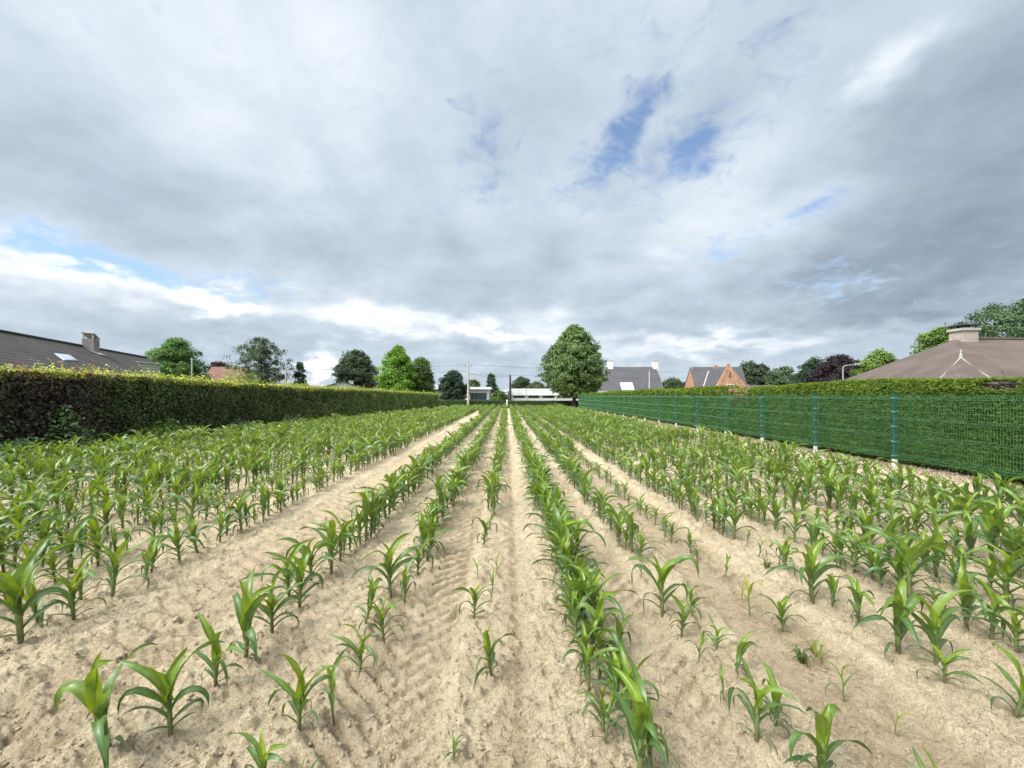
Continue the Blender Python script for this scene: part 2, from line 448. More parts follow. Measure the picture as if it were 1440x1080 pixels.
ys = [-3.0, -1.5, -0.5, 0.2, 0.7]
yv = 1.0
while yv < 62:
    ys.append(yv); yv += max(0.0085, min(yv * yv / 1700, 0.30))
ys = np.array(ys)
NC = 860
u = np.linspace(-1, 1, NC)
lx = np.maximum(-(1.32 * np.maximum(ys, 1) + 1.6), -16.5); rx = np.minimum(1.32 * np.maximum(ys, 1) + 1.6, 11.2)
lx[ys < 1] = -16.5; rx[ys < 1] = 11.2
s01 = (u + 1) / 2
X = lx[:, None] + (rx - lx)[:, None] * s01[None, :]
Y = np.repeat(ys[:, None], NC, 1)
Z, WET_DARK = soil(X, Y)
def mounds(items):
    for p in items:
        i0, i1 = np.searchsorted(ys, [p[2] - 0.16, p[2] + 0.16])
        r2 = (X[i0:i1] - p[1]) ** 2 + (Y[i0:i1] - p[2]) ** 2
        Z[i0:i1] += (0.016 * np.exp(-r2 / 0.0018) - 0.006 * np.exp(-((np.sqrt(r2) - 0.075) / 0.022) ** 2)) * (0.75 + 0.5 * vnoise(X[i0:i1] * 60, Y[i0:i1] * 60, 71))
        WET_DARK[i0:i1] = np.clip(WET_DARK[i0:i1] + 0.30 * np.exp(-r2 / 0.0035), 0, 1)  # soil is also made browner round each stem foot
idx = np.arange(X.size).reshape(X.shape)
F = np.stack([idx[:-1, :-1], idx[:-1, 1:], idx[1:, 1:], idx[1:, :-1]], -1).reshape(-1, 4)
def soil_z(x, y):
    return float(soil(np.array([x], dtype=float), np.array([y], dtype=float))[0][0])

# crumbs and clods lying on the soil
def clods():
    n = 34000
    r = R.random(n)
    y = 1.7 + 7.3 * r ** 1.9
    x = (R.random(n) * 2 - 1) * (1.3 * y + 0.6)
    ok = (x > -12) & (x < 9.0) & (fbm(x * 1.1, y * 1.1, 3, 21) + 0.35 * R.random(n) > 0.52)
    x, y = x[ok], y[ok]; n = len(x)
    z, w = soil(x, y)
    base = np.array([(1, 0, 0), (-1, 0, 0), (0, 1, 0), (0, -1, 0), (0, 0, 1), (0, 0, -1), (.6, .6, .5), (-.6, .6, .5), (.6, -.6, .5), (-.6, -.6, .5)])
    fc = np.array([(4, 0, 6), (4, 6, 2), (4, 2, 7), (4, 7, 1), (4, 1, 9), (4, 9, 3), (4, 3, 8), (4, 8, 0), (0, 2, 6), (2, 1, 7), (1, 3, 9), (3, 0, 8), (5, 2, 0), (5, 1, 2), (5, 3, 1), (5, 0, 3)])
    s = 0.0030 + 0.011 * R.random(n) ** 5
    v = base[None] * (s[:, None, None] * R.uniform(0.65, 1.3, (n, 10, 1))) * np.array([1, 1, 0.72])
    v = v + np.stack([x, y, z + s * 0.25], -1)[:, None, :]
    f = fc[None] + (np.arange(n) * 10)[:, None, None]
    c = np.zeros((n * 10, 3)); c[:, 0] = np.repeat(np.clip(w * 0.6 - 0.15 + 0.15 * R.random(n), 0, 1), 10)
    o = link('soil_crumbs', np_mesh('soil_crumbs', v.reshape(-1, 3), f.reshape(-1, 3), M['soil'], c, smooth=False))
    tag(o, 'crumbs and small clods of dry sandy soil strewn over the field', 'soil crumbs', kind='stuff')
clods()

# ------------------------------------------------------------------ maize
def maize(rng, nseg=10, na=4, ks=7, thin=False, hue=0.0):
    """one young maize plant about 0.5 m tall at the origin: (leaf V, F, colour), (stalk V, F, colour)"""
    V, F, C = [], [], []
    n = 0
    lean = rng.uniform(-0.10, 0.10, 2)
    nl = 5 if thin else rng.integers(9, 12)
    az0 = rng.uniform(0, 2 * pi); dry = rng.uniform(0, 1.0)
    for i in range(nl):
        q = i / (nl - 1)
        zn = 0.02 + (0.205 if not thin else 0.20) * q ** 1.05
        L = np.interp(q, [0, .2, .45, .7, .88, 1], [.15, .27, .38, .41, .33, .215]) * rng.uniform(0.82, 1.15)
        Wd = np.interp(q, [0, .2, .45, .7, .88, 1], [.016, .028, .042, .055, .060, .050]) * rng.uniform(0.88, 1.15)
        th = radians(np.interp(q, [0, .3, .6, .85, 1], [40, 55, 67, 76, 85]) + rng.uniform(-11, 11))
        cu = radians(np.interp(q, [0, .3, .6, .85, 1], [115, 130, 116, 82, 44]) * rng.uniform(0.6, 1.2))
        if thin: L *= 0.85; Wd *= 0.55; cu *= 0.8
        az = az0 + pi * (i % 2) + rng.uniform(-0.55, 0.55)
        azb = rng.uniform(-0.95, 0.95); tw = rng.uniform(-1.7, 1.7); kk = radians(rng.choice([0, 0, 25, 55, 85])) * (0.4 if q > 0.8 else 1); ks_ = rng.uniform(0.4, 0.78); p = rng.uniform(1.2, 2.4); wv = rng.uniform(0, 6); wf = rng.uniform(9, 15)
        s = np.linspace(0, 1, nseg + 1)
        theta = np.maximum(th - cu * s ** p - kk * sstep(s, ks_ - 0.12, ks_ + 0.12), radians(-93))
        a = az + azb * s ** 1.4
        ds = L / nseg
        tm = (theta[1:] + theta[:-1]) / 2; am = (a[1:] + a[:-1]) / 2
        px = np.concatenate([[0], np.cumsum(np.cos(tm) * np.cos(am) * ds)]); py = np.concatenate([[0], np.cumsum(np.cos(tm) * np.sin(am) * ds)]); pz = np.concatenate([[0], np.cumsum(np.sin(tm) * ds)])
        ctr = np.stack([px + lean[0] * zn, py + lean[1] * zn, pz + zn], -1)
        tan = np.stack([np.cos(theta) * np.cos(a), np.cos(theta) * np.sin(a), np.sin(theta)], -1)
        side = np.stack([-np.sin(a), np.cos(a), 0 * a], -1)
        nor = np.cross(tan, side)                       # points up / inwards
        ang = tw * s ** 1.5
        side, nor = side * np.cos(ang)[:, None] + nor * np.sin(ang)[:, None], nor * np.cos(ang)[:, None] - side * np.sin(ang)[:, None]
        w = Wd * np.minimum(0.62 + 1.5 * s, 1.0) * np.clip(1 - s ** 2.3, 0.015, 1) ** 0.9
        fold = np.interp(s, [0, 0.25, 1], [0.95, 0.45, 0.22]) + (0.35 if q > 0.85 else 0)
        for j in range(na + 1):
            t_ = 2 * j / na - 1
            lift = fold * abs(t_) ** 1.2 * w * 0.5 + 0.20 * w * np.sin(s * wf + wv + (0 if t_ > 0 else 2.2)) * abs(t_) * s
            V.append(ctr + side * (t_ * w * 0.5 * np.cos(fold * 0.5))[:, None] + nor * lift[:, None])
            old = np.array([0.042, 0.092, 0.052]); mid = np.array([0.054, 0.132, 0.036]); new = np.array([0.160, 0.252, 0.014])
            c = old * (1 - q / 0.55) + mid * q / 0.55 if q < 0.55 else mid * (1 - ((q - .55) / .45) ** 1.3) + new * ((q - .55) / .45) ** 1.3
            c = c * rng.uniform(0.93, 1.07) + hue * np.array([0.10, 0.07, 0.0])
            cl = np.repeat(c[None], nseg + 1, 0) * (1.12 - 0.22 * s)[:, None] + (0.05 * (1 - s))[:, None] * np.array([1.0, 1.0, 0.3])
            if t_ == 0: cl = cl + (0.075 * (1 - s) ** 0.7)[:, None] * np.array([1, 1.1, 0.7])
            if i < 4: cl = cl + (sstep(s, 0.82, 1.0) * dry * np.interp(i, [0, 3], [1, .4]))[:, None] * np.array([0.17, 0.12, 0.03])
            if i == 0: cl = cl * 0.6 + np.array([0.13, 0.12, 0.05]) * 0.4
            C.append(cl)
        b = n + np.arange(na)[:, None] * (nseg + 1) + np.arange(nseg)[None]
        F.append(np.stack([b, b + 1, b + nseg + 2, b + nseg + 1], -1).reshape(-1, 4))
        n += (na + 1) * (nseg + 1)
    lv = (np.concatenate(V), np.concatenate(F), np.concatenate(C))
    zs_ = 0.5 / max(lv[0][:, 2].max(), 0.40); lv = (lv[0] * zs_, lv[1], lv[2])
    hs = 0.245 if not thin else 0.22
    zz = np.array([-0.03, 0.0, 0.05, 0.11, 0.17, 0.225, hs]); rr = np.array([0.0115, 0.0110, 0.0115, 0.0125, 0.0125, 0.011, 0.005]) * (0.6 if thin else 1.05)
    A = np.linspace(0, 2 * pi, ks, endpoint=False)
    sv = np.stack([rr[:, None] * np.cos(A) + lean[0] * zz[:, None], rr[:, None] * np.sin(A) + lean[1] * zz[:, None], zz[:, None] + 0 * A], -1).reshape(-1, 3)
    sv = sv * zs_
    i, j = np.meshgrid(np.arange(len(zz) - 1), np.arange(ks), indexing='ij'); jn = (j + 1) % ks
    sf = np.stack([i * ks + j, i * ks + jn, (i + 1) * ks + jn, (i + 1) * ks + j], -1).reshape(-1, 4)
    g = np.clip(zz / 0.2, 0, 1)[:, None]
    sc = np.repeat((np.array([0.16, 0.13, 0.07]) * (1 - g) ** 2 + np.array([0.190, 0.260, 0.085]) * (1 - (1 - g) ** 2)), ks, 0)
    return lv, (sv, sf, sc)

KINDS = {'normal': [], 'thin': [], 'yellow': []}
for k in range(22): KINDS['normal'].append(maize(R, hue=R.uniform(-0.05, 0.12)))
for k in range(4): KINDS['thin'].append(maize(R, thin=True))
for k in range(4): KINDS['yellow'].append(maize(R, thin=True, hue=1.0))
def plant_mesh(k, i):
    lv, st = KINDS[k][i]
    return np_mesh('leaves', lv[0], lv[1], M['maize'], lv[2], True), np_mesh('stalk', st[0], st[1], M['maize'], st[2], True)
MESH = {k: [plant_mesh(k, i) for i in range(len(KINDS[k]))] for k in KINDS}

# rows across the field, as lateral distance / eye height
ROWS = {-1.96: 'edge', -0.97: 'fenceward_one', -0.51: 'fenceward_two', -0.09: 'sparse', 0.33: 'crowded', 0.755: 'past_crowded', 1.155: 'stunted', 1.535: 'tall_one'}
LEFT = [-1.96 - 0.445 * k for k in range(0, 14)]
RIGHT = [1.535 + 0.425 * k for k in range(0, 7)]
# plants read off the photo: row, foot x, foot y, top y, kind
MAN = [(-0.97, 155, 1065, 908, 'n'), (-0.97, 240, 1042, 930, 'n'), (-0.97, 303, 974, 872, 'n'), (-0.97, 345, 932, 818, 'n'), (-0.97, 383, 893, 798, 'n'), (-0.97, 408, 846, 768, 'n'), (-0.97, 421, 858, 775, 'n'), (-0.97, 437, 821, 748, 'n'), (-0.97, 466, 812, 728, 'n'), (-0.97, 478, 796, 722, 'n'),
       (-0.51, 372, 1120, 1032, 'n'), (-0.51, 432, 1108, 1046, 't'), (-0.51, 420, 1038, 926, 'n'), (-0.51, 470, 1015, 915, 't'), (-0.51, 506, 955, 884, 'n'), (-0.51, 540, 906, 838, 'n'), (-0.51, 514, 886, 822, 'n'), (-0.51, 569, 848, 786, 'n'), (-0.51, 549, 841, 760, 'n'), (-0.51, 587, 805, 748, 'n'), (-0.51, 600, 788, 722, 'n'),
       (-0.09, 637, 1078, 1045, 'n'), (-0.09, 691, 959, 882, 'n'), (-0.09, 667, 878, 824, 'n'), (-0.09, 692, 838, 800, 't'), (-0.09, 672, 820, 786, 't'), (-0.09, 698, 815, 780, 't'), (-0.09, 680, 774, 730, 'n'), (-0.09, 688, 752, 716, 't'), (-0.09, 695, 728, 690, 'n'),
       (0.33, 900, 1112, 960, 'n'), (0.33, 849, 1043, 962, 'n'), (0.33, 828, 978, 902, 'n'), (0.33, 842, 960, 915, 't'), (0.33, 818, 948, 890, 'n'), (0.33, 833, 930, 868, 'n'), (0.33, 832, 883, 796, 'n'), (0.33, 812, 900, 836, 'n'), (0.33, 800, 872, 806, 'n'), (0.33, 815, 850, 782, 'n'),
       (0.755, 1150, 1112, 985, 'n'), (0.755, 1318, 1150, 1058, 'n'), (0.755, 1064, 1052, 945, 'n'), (0.755, 1090, 1022, 940, 'n'), (0.755, 1018, 996, 942, 't'), (0.755, 1035, 953, 888, 'n'), (0.755, 982, 939, 884, 't'), (0.755, 1007, 918, 868, 'n'), (0.755, 974, 879, 826, 'n'), (0.755, 958, 904, 842, 'n'), (0.755, 932, 871, 778, 'n'), (0.755, 902, 823, 796, 't'), (0.755, 900, 792, 745, 'n'),
       (1.155, 1257, 1024, 980, 'y'), (1.155, 1187, 981, 916, 't'), (1.155, 1146, 923, 896, 'y'), (1.155, 1102, 883, 832, 'n'), (1.155, 1055, 865, 806, 'y'), (1.155, 1043, 841, 808, 'y'), (1.155, 1020, 810, 772, 't'), (1.155, 998, 796, 772, 'y'),
       (1.535, 1426, 1010, 908, 'n'), (1.535, 1328, 962, 904, 'n'), (1.535, 1317, 939, 828, 'n'), (1.535, 1263, 922, 818, 'n'), (1.535, 1208, 883, 812, 'n'), (1.535, 1171, 855, 800, 'n'), (1.535, 1143, 848, 758, 'n'), (1.535, 1104, 807, 752, 'n'), (1.535, 1095, 802, 755, 't'), (1.535, 1067, 786, 748, 't'), (1.535, 1050, 769, 735, 't'),
       (-1.96, 30, 906, 780, 'n'), (-1.96, 55, 881, 800, 'n'), (-1.96, 104, 871, 790, 'n'), (-1.96, 114, 846, 778, 'n'), (-1.96, 158, 844, 762, 'n'), (-1.96, 204, 818, 755, 'n'), (-1.96, 212, 806, 745, 'n'), (-1.96, 253, 792, 728, 'n'), (-1.96, 278, 779, 720, 'n'), (-1.96, 309, 763, 712, 'n')]
KK = {'n': 'normal', 't': 'thin', 'y': 'yellow'}
plants = []                                      # row, x, y, height, kind
last = {}
for row, px, py, top, k in MAN:
    y = EYE * FOC / (py - VPY); x = (px - VPX) / FOC * y
    plants.append([row, x, y, max((py - top) / FOC * y * 1.0, 0.10), KK[k]])
    last[row] = max(last.get(row, 0), y)
man_ids = {id(p) for p in plants}
def run(row, x0, y0, y1, sp, hm, jx=0.035, skip=0.06, hv=0.18, thin=0.06, cap=None):
    y = y0
    while y < y1:
        y += sp * R.uniform(0.7, 1.3)
        if R.random() < skip: continue
        h = hm * (1 + hv * R.normal()) * (0.82 + 0.36 * float(vnoise(np.array([x0 * 0.8]), np.array([y * 0.5]), 31)[0]))
        x = x0 + R.normal() * jx
        if cap is not None and x < cap(y): continue
        plants.append([row, x, y, float(np.clip(h, 0.16, 0.68)), 'thin' if R.random() < thin else 'normal'])
YEND = 55.0
capL = lambda y: hedge_x(y) + 1.0 + 0.9 * float(sstep(np.array(y), 18, 34))
for r in LEFT:
    x0 = r * EYE
    y0 = last.get(r, max(abs(x0) * 0.62, 1.5))
    run(r, x0, y0, YEND, 0.158, 0.445, cap=capL, hv=0.22)
run(-1.43, -1.43 * EYE, 37, YEND, 0.18, 0.45)
run(-0.97, -0.97 * EYE, last[-0.97], YEND, 0.145, 0.47)
run(-0.51, -0.51 * EYE, last[-0.51], YEND, 0.145, 0.44)
run(-0.09, -0.13 * EYE, last[-0.09], 9, 0.27, 0.36, thin=0.3); run(-0.09, -0.10 * EYE, 9, YEND, 0.15, 0.42)
run(0.33, 0.325 * EYE, 2.55, 9, 0.115, 0.38, jx=0.06, skip=0.03, thin=0.2); run(0.33, 0.345 * EYE, 3.2, YEND, 0.13, 0.43, jx=0.06)
run(0.33, 0.34 * EYE, 1.72, 2.95, 0.13, 0.30, jx=0.07, skip=0.0, thin=0.25)
run(0.755, 0.755 * EYE, last[0.755], YEND, 0.145, 0.42)
run(1.155, 1.155 * EYE, last[1.155], 12, 0.26, 0.27, thin=0.5); run(1.155, 1.155 * EYE, 12, YEND, 0.17, 0.38)
run(4.5, 4.47 * EYE, 9, YEND, 0.5, 0.36)
for r in RIGHT:
    x0 = r * EYE
    run(r, x0, last.get(r, max(abs(x0) * 0.62, 1.5)), YEND, 0.140, 0.41, skip=0.07, hv=0.24)

def in_frame(x, y, z=0.0, mx=20):
    if y < 0.5: return False
    px = VPX + x / y * FOC; py = VPY - (z - EYE) / y * FOC
    return -mx < px < 1440 + mx and py < 1080 + mx
vis = [p for p in plants if in_frame(p[1], p[2], p[3] * 0.75, 10)]
vis.sort(key=lambda p: p[2] / (p[3] + 0.15) - (100 if p[4] == 'manual' or (p[2] < 6.5 and id(p) in man_ids) else 0))
solo = vis[:300]
solo_ids = {id(p) for p in solo}
rest = [p for p in plants if id(p) not in solo_ids]

ONES = ['', 'first', 'second', 'third', 'fourth', 'fifth', 'sixth', 'seventh', 'eighth', 'ninth', 'tenth', 'eleventh', 'twelfth', 'thirteenth', 'fourteenth', 'fifteenth', 'sixteenth', 'seventeenth', 'eighteenth', 'nineteenth']
def ordinal(n):
    if n < 20: return ONES[n]
    tens = {2: ('twentieth', 'twenty'), 3: ('thirtieth', 'thirty'), 4: ('fortieth', 'forty'), 5: ('fiftieth', 'fifty'), 6: ('sixtieth', 'sixty'), 7: ('seventieth', 'seventy')}[n // 10]
    return tens[0] if n % 10 == 0 else tens[1] + '-' + ONES[n % 10]
ROWTXT = {-0.97: 'row edging the bare track on fence side', -0.51: 'row between the two wheel tracks', -0.09: 'sparse row beside the middle strip',
          0.33: 'crowded row beside the middle strip', 0.755: 'row between crowded and stunted rows', 1.155: 'stunted row',
          -1.96: 'row edging the bare track on hedge side'}
for k, r in enumerate(LEFT[1:]): ROWTXT[r] = ordinal(k + 2) + ' row from bare track towards hedge'
ROWTXT[4.5] = 'sparse row along the fence strip'
for k, r in enumerate(RIGHT): ROWTXT[r] = ordinal(k + 1) + ' row past stunted row towards fence'
ROWTXT[-1.43] = 'row filling the far end of the wide bare track'
mounds([p for p in solo if p[2] < 7])
V = np.stack([X, Y, Z], -1).reshape(-1, 3)
cc = np.zeros((len(V), 3)); cc[:, 0] = WET_DARK.ravel()
fo = link('field_soil', np_mesh('field_soil', V, F, M['soil'], cc, smooth=True))
tag(fo, kind='structure')

count = {}
near_sorted = sorted(solo, key=lambda p: p[2])
for row, x, y, h, k in near_sorted:
    count[row] = count.get(row, 0) + 1
    look = {'thin': 'thin', 'yellow': 'small yellowish'}.get(k) or ('tall' if h > 0.52 else 'short' if h < 0.3 else 'leafy')
    lab = look + ' maize plant, ' + ordinal(count[row]) + ' from camera in ' + ROWTXT[row]
    e = empty('maize_plant', (x, y, soil_z(x, y)), lab, 'maize plant', 'young maize plants in rows')
    sc = h / 0.50
    e.scale = (sc, sc, sc); e.rotation_euler = (R.normal() * 0.06, R.normal() * 0.06, R.uniform(0, 6.28))
    lm, sm = MESH[k][int(R.integers(len(MESH[k])))]
    for nm, me in (('leaves', lm), ('stalk', sm)):
        o = bpy.data.objects.new(nm, me); COL.objects.link(o); o.parent = e

def crop(name, items, variants, label):
    VV, FF, CC = [], [], []
    base = 0
    arr = np.array([[p[1], p[2], p[3]] for p in items])
    z, _ = soil(arr[:, 0], arr[:, 1])
    which = R.integers(len(variants), size=len(items))
    for vi, (v, f, c) in enumerate(variants):
        ii = np.where(which == vi)[0]
        if not len(ii): continue
        a = R.uniform(0, 2 * pi, len(ii)); s = arr[ii, 2] / 0.5
        ca, sa = np.cos(a)[:, None], np.sin(a)[:, None]
        x = (v[None, :, 0] * ca - v[None, :, 1] * sa) * s[:, None] + arr[ii, 0][:, None]
        y = (v[None, :, 0] * sa + v[None, :, 1] * ca) * s[:, None] + arr[ii, 1][:, None]
        zz = v[None, :, 2] * s[:, None] + z[ii][:, None]
        VV.append(np.stack([x, y, zz], -1).reshape(-1, 3))
        FF.append((f[None] + (base + np.arange(len(ii)) * len(v))[:, None, None]).reshape(-1, 4))
        CC.append((c[None] * R.uniform(0.85, 1.15, (len(ii), 1, 1))).reshape(-1, 3))
        base += len(ii) * len(v)
    return np.concatenate(VV), np.concatenate(FF), np.concatenate(CC)
def variants(n, nseg, na, ks):
    out = []
    for k in range(n):
        lv, st = maize(R, nseg, na, ks, hue=R.uniform(-0.05, 0.15))
        out.append((np.concatenate([lv[0], st[0]]), np.concatenate([lv[1], st[1] + len(lv[0])]), np.concatenate([lv[2], st[2]])))
    return out
midp = [p for p in rest if p[2] < 13]; farp = [p for p in rest if p[2] >= 13]
a = crop('mid', midp, variants(14, 7, 2, 5), ''); c = crop('far', farp, variants(12, 5, 2, 3), '')
o = link('maize_crop', np_mesh('maize_crop', np.concatenate([a[0], c[0]]), np.concatenate([a[1], c[1] + len(a[0])]), M['maize'], np.concatenate([a[2], c[2]]), True))
tag(o, 'rows of young green maize filling the rest of the sandy field', 'maize crop', kind='stuff')

def litter(n=260):
    y = 1.8 + 9 * R.random(n) ** 1.6; x = (R.random(n) * 2 - 1) * np.minimum(1.3 * y, 9)
    z, _ = soil(x, y); a = R.uniform(0, 6.28, n); l = R.uniform(0.012, 0.05, n); w = R.uniform(0.0012, 0.0035, n)
    al = np.stack([np.cos(a), np.sin(a), R.normal(size=n) * 0.25], -1) * l[:, None]; sd_ = np.stack([-np.sin(a), np.cos(a), 0 * a], -1) * w[:, None]
    c = np.stack([x, y, z + 0.012], -1)
    v = np.stack([c - al - sd_, c - al + sd_, c + al + sd_ * 0.6, c + al - sd_ * 0.6], 1).reshape(-1, 3)
    col = np.repeat(np.clip(np.array([0.42, 0.33, 0.19]) * R.lognormal(0, 0.35, (n, 1)), 0, 0.8), 4, 0)
    o = link('straw_litter', np_mesh('straw_litter', v, np.arange(n * 4).reshape(n, 4), M['grass'], col))
    tag(o, 'scraps of dry straw lying on the sandy soil', 'straw', kind='stuff')
litter()

# ------------------------------------------------------------------ leaves in bulk
def leaf_cards(pos, nrm, L, Wd, col, droop=0.25, spin=True, along=None, fold=0.18, seg=2):
    """pointed leaves of 2 folded quads pairs; pos, nrm (n,3); L, Wd (n,)"""
    n = len(pos)
    nrm = nrm / np.maximum(np.linalg.norm(nrm, axis=1, keepdims=True), 1e-6)
    if along is None:
        r = R.normal(size=(n, 3))
        along = r - nrm * np.sum(r * nrm, 1, keepdims=True)
        along[:, 2] -= droop
    along = along / np.maximum(np.linalg.norm(along, axis=1, keepdims=True), 1e-6)
    side = np.cross(along, nrm); side /= np.maximum(np.linalg.norm(side, axis=1, keepdims=True), 1e-6)
    up = np.cross(side, along)
    L = L[:, None]; Wd = Wd[:, None]
    p0 = pos - along * L * 0.5
    p3 = pos + along * L * 0.5 - up * L * 0.10
    lft = pos - along * L * 0.05 + side * Wd * 0.5 - up * Wd * fold * 0.0 + up * Wd * fold
    rgt = pos - along * L * 0.05 - side * Wd * 0.5 + up * Wd * fold
    v = np.stack([p0, rgt, p3, lft], 1)
    f = np.arange(n * 4).reshape(n, 4)
    tri = np.concatenate([f[:, [0, 1, 2]], f[:, [0, 2, 3]]])
    return v.reshape(-1, 3), tri, np.repeat(col, 4, 0)

def jitter(c, n, v=0.22, hue=0.10):
    c = np.asarray(c, dtype=float)
    m = R.lognormal(0, v, (n, 1)); h = 1 + R.normal(size=(n, 3)) * hue
    return np.clip(c * m * h, 0.002, 0.9)

# ------------------------------------------------------------------ trees
def crown_points(profile, height, z0, n_clumps, per, clump_r, gappy=0.0, lean=(0, 0), top_bias=1.0, outer=0.55):
    """leaf positions and normals: leaf clumps spread through a crown whose radius follows profile(t), t = 0 foot of crown .. 1 top"""
    pos, nrm, tone = [], [], []
    made = 0
    rm = max(profile(t) for t in np.linspace(0, 1, 30))
    lob = R.uniform(0, 6.28, 6)
    while made < n_clumps:
        t = R.random() ** (1 / top_bias) if top_bias != 1 else R.random()
        rad = profile(t)
        if R.random() > (rad / rm) ** 1.0 + 0.08: continue
        a = R.uniform(0, 2 * pi)
        q = outer + (1 - outer) * R.random() if R.random() < 0.78 else R.random() * outer
        rr = rad * (1 + 0.08 * sin(3 * a + lob[0] + 5 * t) + 0.07 * sin(5 * a + lob[1] - 8 * t) + R.normal() * 0.09 + (0.16 if R.random() < 0.06 else 0) + 0.20 * (float(vnoise(np.array([a * 1.3 + 3 * lob[0]]), np.array([t * 3.5 + lob[1]]), 19)[0]) - 0.5)) * q
        if gappy and fbm(np.array([a * 1.6]), np.array([t * 6.0]), 3, 77)[0] < gappy: continue
        c = np.array([rr * cos(a) + lean[0] * t, rr * sin(a) + lean[1] * t, z0 + t * (height - z0)])
        k = int(per * R.uniform(0.6, 1.4)); cr = clump_r * R.uniform(0.6, 1.35)
        u = R.normal(size=(k, 3)); u /= np.linalg.norm(u, axis=1, keepdims=True)
        u[:, 2] = np.where(u[:, 2] < -0.6, -u[:, 2] * 0.6, u[:, 2])
        rad_ = cr * R.random((k, 1)) ** 0.45
        pos.append(c + u * rad_ * np.array([1, 1, 0.92]))
        out = c - np.array([0, 0, z0 + 0.45 * (height - z0)]); out = out / max(np.linalg.norm(out), 1e-3)
        nrm.append(u * 0.7 + out * 0.8 + np.array([0, 0, 0.35]) + R.normal(size=(k, 3)) * 0.6)
        tone.append(np.full(k, R.lognormal(0, 0.16)))
        made += 1
    return np.concatenate(pos), np.concatenate(nrm), np.concatenate(tone)

def tree(name, label, cat, base, height, profile, z0, col, n_clumps=120, per=70, clump_r=0.8, leaf=0.26, trunk=0.16, gappy=0.0, lean=(0, 0), col2=None, aspect=0.62, stems=1, outer=0.55, bark=None, group='trees around the field'):
    e = empty(name, base, label, cat, group)
    bx, by, bz = base
    pos, nrm, tone = crown_points(profile, height, z0, n_clumps, per, clump_r, gappy, lean, outer=outer)
    n = len(pos)
    c = jitter(col, n) * tone[:, None]
    if col2 is not None:
        k = R.random(n) < 0.35; c[k] = jitter(col2, int(k.sum())) * tone[k][:, None]
    L = leaf * R.uniform(0.65, 1.3, n)
    v, f, cc_ = leaf_cards(pos + np.array(base), nrm, L, L * aspect, c)
    link('crown', np_mesh('crown', v, f, M['leaf'], cc_), e)
    mb = MB()
    top = z0 + (height - z0) * 0.72
    for s in range(stems):
        off = (s - (stems - 1) / 2) * trunk * 6
        pts = [(bx + off, by, bz - 0.2), (bx + off * 1.1 + lean[0] * .1, by, bz + z0 * 0.6), (bx + off * 0.9 + lean[0] * .4, by, bz + z0 + (height - z0) * 0.3), (bx + lean[0] * .8, by, bz + top)]
        mb.tube(pts, [trunk * 1.15, trunk, trunk * 0.7, trunk * 0.18], 9)
    for i in range(11):
        t = R.uniform(0.02, 0.62); a = R.uniform(0, 2 * pi); r = profile(min(t + 0.15, 1)) * R.uniform(0.6, 0.85)
        z = z0 + t * (height - z0)
        mb.tube([(bx + lean[0] * t, by + lean[1] * t, bz + z - 0.12 * height * R.uniform(.6, 1)), (bx + lean[0] * t + r * .5 * cos(a), by + lean[1] * t + r * .5 * sin(a), bz + z), (bx + lean[0] * t + r * cos(a), by + lean[1] * t + r * sin(a), bz + z + 0.08 * height)], [trunk * .45, trunk * .28, trunk * .06], 6)
    mb.build('trunk', bark or M['bark'], e)
    return e

def egg(rmax, low=0.32, pw=1.0):
    """broad below, narrower above"""
    def f(t):
        if t < low: return rmax * (0.55 + 0.45 * sin(pi / 2 * t / low))
        return rmax * max(cos(pi / 2 * (t - low) / (1 - low)), 0) ** (0.62 * pw)
    return f
def dome(rmax): return lambda t: rmax * sqrt(max(1 - (max(t - 0.3, 0) / 0.7) ** 2, 0)) * (0.7 + 0.3 * min(t / 0.3, 1))
def cone(rmax): return lambda t: rmax * (1 - t) ** 0.8 + 0.12

def at(px0, px1, top, y, zb=-0.2):
    """(base, radius, height) of a tree spanning px0..px1 with its top at py=top, standing y metres away"""
    c = P((px0 + px1) / 2, top, y)
    return (c.x, y, zb), (px1 - px0) / 2 / FOC * y, c.z - zb

G_MID, G_DARK, G_BRIGHT, G_OLIVE, G_GREY, COPPER = (0.060, 0.105, 0.026), (0.030, 0.058, 0.022), (0.125, 0.205, 0.024), (0.058, 0.080, 0.034), (0.070, 0.092, 0.050), (0.026, 0.017, 0.020)
TREES = []
def T(name, label, cat, span, shape, col, **kw):
    base, r, h = at(*span)
    z0 = kw.pop('z0', h * 0.25)
    kw['n_clumps'] = int(kw['n_clumps'] * (1.9 if not kw.get('gappy') else 1.5)); kw['clump_r'] = kw.get('clump_r', 0.8) * 0.82; kw['leaf'] = kw['leaf'] * 0.92
    return tree(name, label, cat, base, h, shape(r * kw.pop('rk', 0.92)), z0, col, **kw)

